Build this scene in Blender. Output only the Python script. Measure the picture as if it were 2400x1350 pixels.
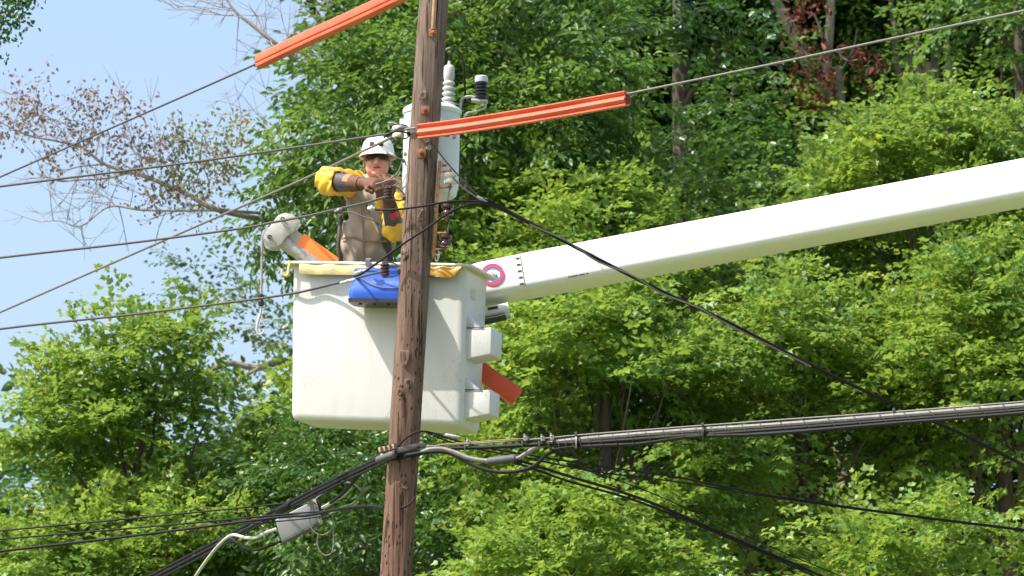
import bpy, bmesh, math, random
import numpy as np
from mathutils import Vector, Matrix

SC = bpy.context.scene
for o in list(bpy.data.objects):
    bpy.data.objects.remove(o, do_unlink=True)
COL = SC.collection
rad = math.radians

# ------------------------------------------------------------------ camera
PITCH = rad(10.0)
CAMP = Vector((0.0, -35.0, 1.6))
FOCAL = 191.9
K = 36.0 / FOCAL / 2400.0
cam_d = bpy.data.cameras.new('camera')
cam = bpy.data.objects.new('camera', cam_d)
COL.objects.link(cam)
cam.location = CAMP
cam.rotation_euler = (math.pi / 2 + PITCH, 0, 0)
cam_d.sensor_width = 36.0
cam_d.lens = FOCAL
cam_d.clip_start = 0.5
cam_d.clip_end = 3000
cam_d.dof.use_dof = True
cam_d.dof.focus_distance = 35.7
cam_d.dof.aperture_fstop = 7.1
SC.camera = cam

# ------------------------------------------------------------------ light
SUN_AZ_LEFT = rad(64.0)      # to the left of the line from the pole to the camera
SUN_EL = rad(56.0)
sdir = Vector((-math.sin(SUN_AZ_LEFT) * math.cos(SUN_EL),
               -math.cos(SUN_AZ_LEFT) * math.cos(SUN_EL), math.sin(SUN_EL)))
W = bpy.data.worlds.new('World')
SC.world = W
W.use_nodes = True
wn = W.node_tree.nodes
wl = W.node_tree.links
wn.clear()
sky = wn.new('ShaderNodeTexSky')
sky.sky_type = 'NISHITA'
sky.sun_disc = False
sky.sun_elevation = SUN_EL
sky.sun_rotation = math.atan2(sdir.x, sdir.y)
sky.altitude = 100
sky.air_density = 1.0
sky.dust_density = 4.6
sky.ozone_density = 1.3
bg = wn.new('ShaderNodeBackground')
bg.inputs[1].default_value = 0.15
wo = wn.new('ShaderNodeOutputWorld')
wl.new(sky.outputs[0], bg.inputs[0])
wl.new(bg.outputs[0], wo.inputs[0])

sun_d = bpy.data.lights.new('sun', 'SUN')
sun_d.energy = 3.95
sun_d.angle = rad(0.53)
sun_d.color = (1.0, 0.955, 0.87)
sun = bpy.data.objects.new('sun', sun_d)
COL.objects.link(sun)
sun.rotation_euler = sdir.to_track_quat('Z', 'Y').to_euler()
sun.location = sdir * 60

SC.view_settings.view_transform = 'Standard'
SC.view_settings.look = 'None'
SC.view_settings.gamma = 1.0
SC.view_settings.use_curve_mapping = False
SC.view_settings.exposure = 0.96
SC.render.engine = 'CYCLES'
SC.cycles.max_bounces = 8
SC.cycles.diffuse_bounces = 3
SC.cycles.glossy_bounces = 3
SC.cycles.transmission_bounces = 6
SC.cycles.use_denoising = True
SC.cycles.sample_clamp_indirect = 6.0

# ------------------------------------------------------------------ helpers
_F = Vector((0, math.cos(PITCH), math.sin(PITCH)))
_U = Vector((0, -math.sin(PITCH), math.cos(PITCH)))
_R = Vector((1, 0, 0))


def P(px, py, Y):
    """World point at depth Y for a direction measured in the survey photograph (2400 wide)."""
    d = _F + _R * ((px - 1200) * K) + _U * ((675 - py) * K)
    return CAMP + d * ((Y - CAMP.y) / d.y)


def PX(arr):
    """world (n,3) -> photograph pixels (n,2)"""
    a = np.asarray(arr, dtype=float) - np.array(CAMP)
    f = a @ np.array(_F)
    return np.stack([1200 + (a[:, 0] / f) / K, 675 - ((a @ np.array(_U)) / f) / K], 1)


def ppm(Y):
    return 1.0 / (K * (35.0 + Y) / math.cos(PITCH))


def smooth_path(pts, n=8):
    """Catmull-Rom through points"""
    pts = [Vector(p) for p in pts]
    if len(pts) < 3:
        return pts
    out = []
    for i in range(len(pts) - 1):
        p0 = pts[i - 1] if i > 0 else pts[0] * 2 - pts[1]
        p1, p2 = pts[i], pts[i + 1]
        p3 = pts[i + 2] if i + 2 < len(pts) else pts[-1] * 2 - pts[-2]
        for j in range(n):
            t = j / n
            out.append(0.5 * ((2 * p1) + (p2 - p0) * t + (2 * p0 - 5 * p1 + 4 * p2 - p3) * t * t
                              + (3 * p1 - p0 - 3 * p2 + p3) * t ** 3))
    out.append(pts[-1])
    return out


ORI = {}


def setprops(o, label=None, cat=None, group=None, kind=None):
    if label: o['label'] = label
    if cat: o['category'] = cat
    if group: o['group'] = group
    if kind: o['kind'] = kind
    return o


def thing(name, loc, label, cat, group=None):
    o = bpy.data.objects.new(name, None)
    COL.objects.link(o)
    o.location = loc
    o.empty_display_size = 0.2
    ORI[o.name] = Vector(loc)
    return setprops(o, label, cat, group)


class MB:
    def __init__(self):
        self.v = []
        self.f = []

    def add(self, vs, fs):
        b = len(self.v)
        self.v += [Vector(p) for p in vs]
        self.f += [tuple(b + i for i in f) for f in fs]
        return self

    def box(self, c, ax, ay, az):
        c = Vector(c); ax = Vector(ax); ay = Vector(ay); az = Vector(az)
        vs = [c + ax * i + ay * j + az * k for i in (-1, 1) for j in (-1, 1) for k in (-1, 1)]
        fs = [(0, 1, 3, 2), (4, 6, 7, 5), (0, 4, 5, 1), (2, 3, 7, 6), (0, 2, 6, 4), (1, 5, 7, 3)]
        return self.add(vs, fs)

    def tube(self, pts, r, seg=8, cap=True):
        pts = [Vector(p) for p in pts]
        n = len(pts)
        rr = list(r) if hasattr(r, '__len__') else [r] * n
        if len(rr) != n:
            rr = list(np.interp(np.linspace(0, 1, n), np.linspace(0, 1, len(rr)), rr))
        t0 = (pts[1] - pts[0]).normalized()
        ref = Vector((0, 0, 1)) if abs(t0.z) < 0.9 else Vector((0, 1, 0))
        nrm = t0.cross(ref).normalized()
        vs = []
        for i, p in enumerate(pts):
            t = (pts[min(i + 1, n - 1)] - pts[max(i - 1, 0)]).normalized()
            nrm = (nrm - t * nrm.dot(t)).normalized()
            b = t.cross(nrm)
            for s in range(seg):
                a = 2 * math.pi * s / seg
                vs.append(p + (nrm * math.cos(a) + b * math.sin(a)) * rr[i])
        fs = []
        for i in range(n - 1):
            for s in range(seg):
                s2 = (s + 1) % seg
                fs.append((i * seg + s, i * seg + s2, (i + 1) * seg + s2, (i + 1) * seg + s))
        if cap:
            fs.append(tuple(range(seg - 1, -1, -1)))
            fs.append(tuple((n - 1) * seg + s for s in range(seg)))
        return self.add(vs, fs)

    def lathe(self, prof, o, axis=(0, 0, 1), seg=24, ref=None):
        """prof: (radius, height) from bottom to top"""
        o = Vector(o); a = Vector(axis).normalized()
        ref = Vector(ref) if ref else (Vector((1, 0, 0)) if abs(a.x) < 0.9 else Vector((0, 1, 0)))
        u = (ref - a * ref.dot(a)).normalized()
        w = a.cross(u)
        vs = []
        for (r, h) in prof:
            for s in range(seg):
                t = 2 * math.pi * s / seg
                vs.append(o + a * h + (u * math.cos(t) + w * math.sin(t)) * max(r, 1e-4))
        fs = []
        n = len(prof)
        for i in range(n - 1):
            for s in range(seg):
                s2 = (s + 1) % seg
                fs.append((i * seg + s, i * seg + s2, (i + 1) * seg + s2, (i + 1) * seg + s))
        fs.append(tuple(range(seg - 1, -1, -1)))
        fs.append(tuple((n - 1) * seg + s for s in range(seg)))
        return self.add(vs, fs)

    def sweep(self, prof, pts, up=(0, 0, 1), cap=True):
        """closed 2D profile (side, up) along pts"""
        pts = [Vector(p) for p in pts]
        up = Vector(up)
        n, m = len(pts), len(prof)
        vs = []
        for i, p in enumerate(pts):
            t = (pts[min(i + 1, n - 1)] - pts[max(i - 1, 0)]).normalized()
            side = t.cross(up).normalized()
            u2 = side.cross(t)
            vs += [p + side * a + u2 * b for a, b in prof]
        fs = []
        for i in range(n - 1):
            for s in range(m):
                s2 = (s + 1) % m
                fs.append((i * m + s, i * m + s2, (i + 1) * m + s2, (i + 1) * m + s))
        if cap:
            fs.append(tuple(range(m - 1, -1, -1)))
            fs.append(tuple((n - 1) * m + s for s in range(m)))
        return self.add(vs, fs)

    def prism(self, poly, th):
        poly = [Vector(p) for p in poly]
        th = Vector(th)
        n = len(poly)
        vs = [p - th * 0.5 for p in poly] + [p + th * 0.5 for p in poly]
        fs = [tuple(range(n - 1, -1, -1)), tuple(range(n, 2 * n))]
        for i in range(n):
            j = (i + 1) % n
            fs.append((i, j, n + j, n + i))
        return self.add(vs, fs)

    def build(self, name, mat, parent=None, bevel=0, bseg=2, sharp=35, loc=None, fix=True):
        org = ORI[parent.name] if parent is not None else Vector(loc if loc is not None else
              sum(self.v, Vector()) / max(1, len(self.v)))
        me = bpy.data.meshes.new(name)
        me.from_pydata([tuple(p - org) for p in self.v], [], self.f)
        if bevel or fix:
            bm = bmesh.new(); bm.from_mesh(me)
            if fix:
                bmesh.ops.recalc_face_normals(bm, faces=bm.faces)
            if bevel:
                es = [e for e in bm.edges if len(e.link_faces) == 2 and e.calc_face_angle(0) > rad(30)]
                bmesh.ops.bevel(bm, geom=es, offset=bevel, segments=bseg, affect='EDGES', profile=0.5,
                                clamp_overlap=True)
            bm.to_mesh(me); bm.free()
        me.polygons.foreach_set('use_smooth', [True] * len(me.polygons))
        me.set_sharp_from_angle(angle=rad(sharp))
        me.materials.append(mat)
        o = bpy.data.objects.new(name, me)
        COL.objects.link(o)
        ORI[o.name] = org
        if parent is not None:
            o.parent = parent
        else:
            o.location = org
        return o


# ------------------------------------------------------------------ materials
def nmat(name):
    m = bpy.data.materials.new(name)
    m.use_nodes = True
    nt = m.node_tree
    b = nt.nodes['Principled BSDF']
    return m, nt, b


def N(nt, kind, **kw):
    n = nt.nodes.new(kind)
    for k, v in kw.items():
        setattr(n, k, v)
    return n


def ramp(nt, fac, stops):
    r = N(nt, 'ShaderNodeValToRGB')
    el = r.color_ramp.elements
    while len(el) < len(stops):
        el.new(0.5)
    for e, (p, c) in zip(el, stops):
        e.position = p
        e.color = tuple(c) + (1,) if len(c) == 3 else c
    nt.links.new(fac, r.inputs[0])
    return r.outputs[0]


def noise(nt, scale, detail=4, rough=0.55, vec=None, dist=0.0):
    n = N(nt, 'ShaderNodeTexNoise')
    n.inputs['Scale'].default_value = scale
    n.inputs['Detail'].default_value = detail
    n.inputs['Roughness'].default_value = rough
    n.inputs['Distortion'].default_value = dist
    if vec is not None:
        nt.links.new(vec, n.inputs['Vector'])
    return n.outputs[0]


def coords(nt, scale=(1, 1, 1)):
    tc = N(nt, 'ShaderNodeTexCoord')
    mp = N(nt, 'ShaderNodeMapping')
    mp.inputs['Scale'].default_value = scale
    nt.links.new(tc.outputs['Object'], mp.inputs[0])
    return mp.outputs[0]


def mixc(nt, fac, a, b, blend='MIX'):
    m = N(nt, 'ShaderNodeMix', data_type='RGBA', blend_type=blend)
    for sock, v in ((m.inputs[0], fac), (m.inputs[6], a), (m.inputs[7], b)):
        if hasattr(v, 'links'):
            nt.links.new(v, sock)
        elif isinstance(v, (int, float)):
            sock.default_value = v
        else:
            sock.default_value = tuple(v) + (1,)
    return m.outputs[2]


def bump(nt, b, h, strength=0.3, dist=0.01):
    bp = N(nt, 'ShaderNodeBump')
    bp.inputs['Strength'].default_value = strength
    bp.inputs['Distance'].default_value = dist
    nt.links.new(h, bp.inputs['Height'])
    nt.links.new(bp.outputs[0], b.inputs['Normal'])


def plain(name, col, rough=0.5, metal=0.0, var=0.15, scale=30, bumpy=0.0, spec=0.5, dark=None):
    m, nt, b = nmat(name)
    v = coords(nt)
    n = noise(nt, scale, 5, 0.6, v)
    d = dark if dark is not None else tuple(c * (1 - var) for c in col)
    l = tuple(min(1, c * (1 + var * 0.6)) for c in col)
    c = ramp(nt, n, [(0.3, d), (0.7, l)])
    nt.links.new(c, b.inputs['Base Color'])
    b.inputs['Roughness'].default_value = rough
    b.inputs['Metallic'].default_value = metal
    b.inputs['Specular IOR Level'].default_value = spec
    if bumpy:
        bump(nt, b, n, bumpy, 0.004)
    return m


def mat_bucket():
    m, nt, b = nmat('white fibreglass')
    v = coords(nt)
    streak = noise(nt, 14, 6, 0.7, coords(nt, (1, 1, 0.12)))
    c1 = ramp(nt, streak, [(0.25, (0.525, 0.52, 0.485)), (0.5, (0.575, 0.575, 0.555)), (0.8, (0.585, 0.585, 0.57))])
    sc = noise(nt, 11, 3, 0.6, coords(nt, (1, 1, 0.35)), 1.5)
    scm = ramp(nt, sc, [(0.485, (0, 0, 0)), (0.5, (1, 1, 1)), (0.515, (0, 0, 0))])
    reg = ramp(nt, noise(nt, 3.2, 3, 0.5, v), [(0.48, (0, 0, 0)), (0.60, (0.65, 0.65, 0.65))])
    mk = N(nt, 'ShaderNodeMath', operation='MULTIPLY')
    nt.links.new(scm, mk.inputs[0]); nt.links.new(reg, mk.inputs[1])
    c = mixc(nt, mk.outputs[0], c1, (0.36, 0.35, 0.33))
    nt.links.new(c, b.inputs['Base Color'])
    b.inputs['Roughness'].default_value = 0.42
    bump(nt, b, noise(nt, 9, 2, 0.4, v), 0.06, 0.02)
    return m


def mat_wood():
    m, nt, b = nmat('weathered pole wood')
    tc = N(nt, 'ShaderNodeTexCoord')
    sep = N(nt, 'ShaderNodeSeparateXYZ')
    nt.links.new(tc.outputs['Object'], sep.inputs[0])
    g1 = noise(nt, 58, 8, 0.7, coords(nt, (1, 1, 0.045)), 0.3)
    g2 = noise(nt, 110, 5, 0.7, coords(nt, (1, 1, 0.06)))
    big = noise(nt, 2.6, 4, 0.6, coords(nt, (1, 1, 0.5)))
    red = ramp(nt, g1, [(0.25, (0.060, 0.032, 0.022)), (0.5, (0.150, 0.083, 0.057)), (0.78, (0.265, 0.165, 0.12))])
    gry = ramp(nt, g1, [(0.25, (0.075, 0.050, 0.039)), (0.5, (0.175, 0.128, 0.102)), (0.78, (0.30, 0.235, 0.195))])
    mr = N(nt, 'ShaderNodeMapRange')
    mr.inputs['From Min'].default_value = 6.4
    mr.inputs['From Max'].default_value = 8.8
    nt.links.new(sep.outputs['Z'], mr.inputs['Value'])
    ad = N(nt, 'ShaderNodeMath', operation='ADD')
    nt.links.new(mr.outputs[0], ad.inputs[0])
    sb = N(nt, 'ShaderNodeMapRange')
    sb.inputs['From Min'].default_value = 0.25; sb.inputs['From Max'].default_value = 0.75
    sb.inputs['To Min'].default_value = -0.45; sb.inputs['To Max'].default_value = 0.45
    nt.links.new(big, sb.inputs['Value'])
    nt.links.new(sb.outputs[0], ad.inputs[1])
    ad.use_clamp = True
    c = mixc(nt, ad.outputs[0], red, gry)
    # narrow checks and climbing-gaff nicks
    crk = ramp(nt, noise(nt, 44, 4, 0.55, coords(nt, (1, 1, 0.05)), 0.6), [(0.37, (1, 1, 1)), (0.41, (0, 0, 0))])
    c = mixc(nt, crk, c, (0.05, 0.028, 0.02))
    vo = N(nt, 'ShaderNodeTexVoronoi')
    vo.inputs['Scale'].default_value = 34
    nt.links.new(coords(nt, (1, 1, 0.42)), vo.inputs['Vector'])
    nick = ramp(nt, vo.outputs['Distance'], [(0.10, (1, 1, 1)), (0.24, (0, 0, 0))])
    reg = ramp(nt, noise(nt, 5, 2, 0.5, coords(nt, (1, 1, 0.6))), [(0.36, (0, 0, 0)), (0.50, (1, 1, 1))])
    mk = N(nt, 'ShaderNodeMath', operation='MULTIPLY')
    nt.links.new(nick, mk.inputs[0]); nt.links.new(reg, mk.inputs[1])
    mk2 = N(nt, 'ShaderNodeMath', operation='MULTIPLY')
    inv = N(nt, 'ShaderNodeMapRange')
    inv.inputs['From Min'].default_value = 8.3; inv.inputs['From Max'].default_value = 7.3
    inv.inputs['To Min'].default_value = 0.12
    nt.links.new(sep.outputs['Z'], inv.inputs['Value'])
    nt.links.new(mk.outputs[0], mk2.inputs[0]); nt.links.new(inv.outputs[0], mk2.inputs[1])
    c = mixc(nt, mk2.outputs[0], c, (0.035, 0.018, 0.014))
    nt.links.new(c, b.inputs['Base Color'])
    b.inputs['Roughness'].default_value = 0.85
    b.inputs['Specular IOR Level'].default_value = 0.25
    hs = N(nt, 'ShaderNodeMath', operation='SUBTRACT')
    nt.links.new(g1, hs.inputs[0]); nt.links.new(mk2.outputs[0], hs.inputs[1])
    hs2 = N(nt, 'ShaderNodeMath', operation='SUBTRACT')
    nt.links.new(hs.outputs[0], hs2.inputs[0]); nt.links.new(crk, hs2.inputs[1])
    bump(nt, b, hs2.outputs[0], 0.9, 0.014)
    return m


def mat_leaf(name, stops, trans, tmix=0.4, rough=0.42, spec=0.45):
    m, nt, b = nmat(name)
    g = N(nt, 'ShaderNodeNewGeometry')
    r = g.outputs['Random Per Island']
    c = ramp(nt, r, stops)
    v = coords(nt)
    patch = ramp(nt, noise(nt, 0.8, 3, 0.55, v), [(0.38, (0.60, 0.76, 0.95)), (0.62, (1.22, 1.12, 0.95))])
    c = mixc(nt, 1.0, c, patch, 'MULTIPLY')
    nt.links.new(c, b.inputs['Base Color'])
    b.inputs['Roughness'].default_value = rough
    b.inputs['Specular IOR Level'].default_value = spec
    t = N(nt, 'ShaderNodeBsdfTranslucent')
    tcx = mixc(nt, 1.0, mixc(nt, 0.5, c, trans), (1, 1, 1), 'MULTIPLY')
    nt.links.new(tcx, t.inputs[0])
    mx = N(nt, 'ShaderNodeMixShader')
    mx.inputs[0].default_value = tmix
    nt.links.new(b.outputs[0], mx.inputs[1])
    nt.links.new(t.outputs[0], mx.inputs[2])
    nt.links.new(mx.outputs[0], nt.nodes['Material Output'].inputs[0])
    return m


M = {}
M['bucket'] = mat_bucket()
M['boom'] = plain('boom gloss white', (0.72, 0.72, 0.705), 0.3, var=0.03, scale=4)
M['liner'] = plain('yellow liner', (0.56, 0.44, 0.17), 0.55, var=0.3, scale=14, dark=(0.36, 0.31, 0.17))
M['amber'] = plain('amber liner', (0.50, 0.27, 0.03), 0.4, var=0.2, scale=12)
M['lip'] = plain('rim fibreglass', (0.66, 0.63, 0.53), 0.5, var=0.18, scale=22)
M['hook_y'] = plain('yellow hook plastic', (0.72, 0.50, 0.13), 0.45, var=0.12)
M['orange'] = plain('orange line cover', (0.66, 0.13, 0.065), 0.55, var=0.15, scale=5, dark=(0.52, 0.09, 0.045))
M['orange_jib'] = plain('orange fibreglass', (0.86, 0.20, 0.02), 0.4, var=0.06, scale=8)
M['red_jib'] = plain('red orange fibreglass', (0.62, 0.075, 0.02), 0.45, var=0.08, scale=8)
M['orange_shade'] = plain('painted hollow shade', (0.16, 0.02, 0.012), 0.7)  # dark red that paints the shade inside the cover ends
M['wood'] = mat_wood()
M['woodlight'] = plain('pale split wood', (0.42, 0.26, 0.16), 0.8, var=0.3, scale=25)
M['knot'] = plain('knot wood', (0.27, 0.16, 0.11), 0.85, var=0.45, scale=60, bumpy=0.4)
M['knotdark'] = plain('knot heart', (0.05, 0.025, 0.018), 0.9, var=0.3, scale=60)
M['rust'] = plain('rusty steel', (0.26, 0.10, 0.055), 0.8, var=0.5, scale=60, bumpy=0.3)
M['rustlight'] = plain('orange rust', (0.36, 0.155, 0.075), 0.8, var=0.4, scale=50)
M['galv'] = plain('galvanised steel', (0.42, 0.42, 0.41), 0.5, 0.5, var=0.25, scale=40)
M['castgrey'] = plain('cast grey head', (0.44, 0.445, 0.42), 0.55, var=0.2, scale=20)
M['steel_dark'] = plain('dark steel', (0.10, 0.095, 0.09), 0.5, 0.4, var=0.3)
M['porc_w'] = plain('white porcelain', (0.66, 0.63, 0.56), 0.22, var=0.1)
M['porc_b'] = plain('brown porcelain', (0.055, 0.02, 0.018), 0.15, var=0.2, spec=0.7)
M['porc_g'] = plain('grey porcelain', (0.46, 0.475, 0.46), 0.25, var=0.08)
M['tank'] = plain('pale grey enamel', (0.60, 0.655, 0.655), 0.38, var=0.07, scale=9)
M['blackpoly'] = plain('black polymer', (0.014, 0.014, 0.016), 0.35, var=0.3)
M['capgrey'] = plain('light blue grey cap', (0.50, 0.53, 0.58), 0.4, var=0.08)
M['wire'] = plain('weathered conductor', (0.085, 0.080, 0.078), 0.65, 0.0, var=0.4, scale=120, spec=0.25)
M['wire_al'] = plain('aluminium conductor', (0.17, 0.165, 0.155), 0.6, 0.1, var=0.3, scale=120, spec=0.3)
M['black'] = plain('black cable sheath', (0.016, 0.016, 0.018), 0.6, var=0.3, scale=60, spec=0.12)
M['grey_cable'] = plain('grey cable sheath', (0.18, 0.172, 0.165), 0.6, var=0.3, scale=30, spec=0.3)
M['white_cable'] = plain('white cable sheath', (0.45, 0.46, 0.42), 0.5, var=0.15)
M['sleeve'] = plain('grey splice sleeve', (0.085, 0.085, 0.09), 0.6, var=0.2, spec=0.25)
M['boxgrey'] = plain('splice box grey', (0.25, 0.255, 0.275), 0.5, var=0.1, scale=14)
M['copper'] = plain('bare copper tape', (0.30, 0.15, 0.08), 0.6, 0.1, var=0.3)
M['rope'] = plain('grey winch rope', (0.30, 0.27, 0.26), 0.85, var=0.25, scale=150)
M['blue'] = plain('blue vinyl', (0.018, 0.105, 0.60), 0.5, var=0.22, scale=9, bumpy=0.5)
M['bluetrim'] = plain('blue webbing', (0.03, 0.10, 0.42), 0.7, var=0.15)
M['red'] = plain('red vinyl ring', (0.62, 0.03, 0.06), 0.45, var=0.05)
M['bluering'] = plain('blue vinyl ring', (0.13, 0.11, 0.42), 0.45, var=0.05)
M['skin'] = plain('sunburnt skin', (0.64, 0.30, 0.235), 0.5, var=0.16, scale=22)
M['lips'] = plain('lips', (0.22, 0.06, 0.055), 0.5)
M['hair'] = plain('grey hair', (0.16, 0.12, 0.09), 0.8)
M['shirt'] = plain('tan work shirt', (0.335, 0.275, 0.215), 0.9, var=0.12, scale=25, bumpy=0.25)
M['trouser'] = plain('brown trousers', (0.20, 0.15, 0.11), 0.9)
M['boot'] = plain('boot leather', (0.07, 0.045, 0.03), 0.7)
M['yellow'] = plain('yellow rubber sleeve', (0.74, 0.44, 0.035), 0.42, var=0.1, scale=14, bumpy=0.15)
M['cuff'] = plain('dark grey rubber cuff', (0.055, 0.052, 0.055), 0.5, var=0.2)
M['leather'] = plain('brown leather', (0.12, 0.05, 0.024), 0.75, var=0.3, scale=30, bumpy=0.2)
M['tagred'] = plain('orange red tag', (0.78, 0.16, 0.07), 0.5, var=0.08)
M['tagred2'] = plain('red tag', (0.55, 0.03, 0.03), 0.5)
M['helmet'] = plain('helmet white', (0.80, 0.80, 0.755), 0.32, var=0.04, scale=12)
M['lens'] = plain('dark lens', (0.008, 0.007, 0.007), 0.3, spec=0.4)
M['lampbrown'] = plain('brown lamp lens', (0.09, 0.045, 0.025), 0.25)
M['strap'] = plain('harness webbing', (0.075, 0.07, 0.055), 0.85, var=0.25, scale=90)
M['bark'] = plain('grey bark', (0.085, 0.068, 0.052), 0.9, var=0.45, scale=9, bumpy=0.8)
M['palebark'] = plain('pale bark', (0.22, 0.19, 0.15), 0.9, var=0.4, scale=7, bumpy=0.6)
M['deadbark'] = plain('dead twig bark', (0.27, 0.23, 0.205), 0.9, var=0.3, scale=20)
M['marking'] = plain('black stencil', (0.02, 0.02, 0.02), 0.6)
M['decal'] = plain('grey sticker', (0.50, 0.51, 0.47), 0.5, var=0.25, scale=60)

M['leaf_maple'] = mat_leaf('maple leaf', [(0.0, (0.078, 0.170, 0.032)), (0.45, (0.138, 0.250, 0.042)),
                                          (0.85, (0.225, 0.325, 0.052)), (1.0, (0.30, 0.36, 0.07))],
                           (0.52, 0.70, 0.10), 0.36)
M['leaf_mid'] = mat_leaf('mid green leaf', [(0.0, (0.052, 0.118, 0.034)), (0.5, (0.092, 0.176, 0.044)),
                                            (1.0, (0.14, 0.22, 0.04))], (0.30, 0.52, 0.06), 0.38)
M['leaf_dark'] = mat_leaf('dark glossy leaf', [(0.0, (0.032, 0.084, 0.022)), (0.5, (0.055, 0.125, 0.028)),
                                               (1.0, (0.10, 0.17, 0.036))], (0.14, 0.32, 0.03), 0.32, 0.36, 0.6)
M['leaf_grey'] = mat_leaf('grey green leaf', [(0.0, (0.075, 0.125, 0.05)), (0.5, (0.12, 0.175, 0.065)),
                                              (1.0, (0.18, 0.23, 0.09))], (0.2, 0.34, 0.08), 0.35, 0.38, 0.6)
M['leaf_brown'] = mat_leaf('dry leaf', [(0.0, (0.20, 0.12, 0.095)), (0.5, (0.29, 0.185, 0.15)),
                                        (1.0, (0.38, 0.28, 0.21))], (0.36, 0.22, 0.16), 0.3, 0.7, 0.2)
M['leaf_olive'] = mat_leaf('fading leaf', [(0.0, (0.17, 0.19, 0.09)), (0.6, (0.24, 0.25, 0.12)),
                                           (1.0, (0.33, 0.24, 0.14))], (0.3, 0.3, 0.1), 0.35, 0.6, 0.25)
M['leaf_red'] = mat_leaf('dead red leaf', [(0.0, (0.07, 0.022, 0.016)), (0.6, (0.15, 0.045, 0.03)),
                                           (1.0, (0.23, 0.10, 0.05))], (0.3, 0.08, 0.04), 0.25, 0.7, 0.2)


def mat_ground():
    m, nt, b = nmat('meadow grass')
    n = noise(nt, 0.35, 6, 0.65, coords(nt))
    n2 = noise(nt, 9, 4, 0.7, coords(nt))
    c = ramp(nt, n, [(0.3, (0.09, 0.11, 0.03)), (0.55, (0.135, 0.16, 0.05)), (0.8, (0.19, 0.19, 0.08))])
    c = mixc(nt, 0.35, c, ramp(nt, n2, [(0.3, (0.07, 0.10, 0.02)), (0.7, (0.14, 0.16, 0.045))]))
    nt.links.new(c, b.inputs['Base Color'])
    b.inputs['Roughness'].default_value = 0.95
    bump(nt, b, n2, 0.6, 0.05)
    return m


M['ground'] = mat_ground()

# ------------------------------------------------------------------ ground
g = MB()
S = 700
g.add([(-S, -S, 0), (S, -S, 0), (S, S, 0), (-S, S, 0)], [(0, 1, 2, 3)])
setprops(g.build('ground', M['ground'], loc=(0, 0, 0), fix=False), kind='structure')

# ------------------------------------------------------------------ trees
LEAF = {
    'maple': (np.array([(0, 0, 0), (.00, .30, .05), (.40, .52, .10), (.50, .22, .05), (1, 0, -.10),
                        (.50, -.22, .05), (.40, -.52, .10), (.00, -.30, .05)], float),
              [(0, 2, 1), (0, 3, 2), (0, 4, 3), (0, 5, 4), (0, 6, 5), (0, 7, 6)]),
    'long': (np.array([(0, 0, 0), (.30, .19, .05), (.68, .17, .03), (1, 0, -.14), (.68, -.17, .03), (.30, -.19, .05)], float),
             [(0, 2, 1), (0, 3, 2), (0, 4, 3), (0, 5, 4)]),
    'oval': (np.array([(0, 0, 0), (.30, .27, .06), (.70, .22, .03), (1, 0, -.10), (.70, -.22, .03), (.30, -.27, .06)], float),
             [(0, 2, 1), (0, 3, 2), (0, 4, 3), (0, 5, 4)]),
}


def unit(a):
    return a / np.maximum(np.linalg.norm(a, axis=-1, keepdims=True), 1e-9)


def leaf_object(name, mat, parent, pos, d, nrm, size, kind):
    tm, tri = LEAF[kind]
    x = unit(d)
    y = unit(np.cross(nrm, x))
    z = np.cross(x, y)
    n, k = len(pos), len(tm)
    V = (pos[:, None, :] + size[:, None, None] * (tm[None, :, 0:1] * x[:, None, :] + tm[None, :, 1:2] * y[:, None, :]
                                                  + tm[None, :, 2:3] * z[:, None, :]))
    V = (V - np.array(ORI[parent.name])).reshape(-1, 3).astype(np.float32)
    T = (np.array(tri)[None] + (np.arange(n) * k)[:, None, None]).reshape(-1).astype(np.int32)
    nt_ = len(T) // 3
    me = bpy.data.meshes.new(name)
    me.vertices.add(len(V)); me.vertices.foreach_set('co', V.ravel())
    me.loops.add(len(T)); me.loops.foreach_set('vertex_index', T)
    me.polygons.add(nt_)
    me.polygons.foreach_set('loop_start', np.arange(0, len(T), 3, dtype=np.int32))
    me.update(calc_edges=True)
    me.materials.append(mat)
    o = bpy.data.objects.new(name, me)
    COL.objects.link(o)
    o.parent = parent
    ORI[o.name] = ORI[parent.name]
    return o


def make_spray(rng, L, step, leaf, droop=0.25, nj=0.35, hang=0.25):
    pos, dr, nm, sz = [], [], [], []

    def twig(o, a, length, s0):
        n = max(2, int(length / step))
        for i in range(n):
            t = (i + 0.6) / n
            p = o + a * length * t + np.array([0, 0, -droop * length * t * t])
            for s in (-1, 1):
                ang = s * rng.uniform(0.6, 1.25)
                ca, sa = math.cos(ang), math.sin(ang)
                dd = np.array([a[0] * ca - a[1] * sa, a[0] * sa + a[1] * ca, -hang + rng.normal(0, 0.22)])
                pos.append(p + dd * leaf * 0.35); dr.append(dd)
                nm.append(np.array([rng.normal(0, nj), rng.normal(0, nj), 1.0]))
                sz.append(leaf * rng.uniform(0.6, 1.3) * (1.05 - 0.35 * t))
        dd = a + np.array([0, 0, -droop])
        pos.append(o + a * length); dr.append(dd); nm.append(np.array([rng.normal(0, nj), rng.normal(0, nj), 1.0]))
        sz.append(leaf * rng.uniform(0.5, 0.9))

    twig(np.zeros(3), np.array([1.0, 0, 0]), L, 0)
    m = max(2, int(L / (step * 2.0)))
    for i in range(m):
        t = (i + 0.3) / m
        s = 1 if i % 2 else -1
        a = s * rng.uniform(0.6, 1.0)
        twig(np.array([L * t, 0, -droop * L * t * t]), np.array([math.cos(a), math.sin(a), rng.normal(0, .15)]),
             L * 0.55 * (1 - 0.45 * t), 1)
    return np.array(pos), np.array(dr), np.array(nm), np.array(sz)


SPRAYS = {}


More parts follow.
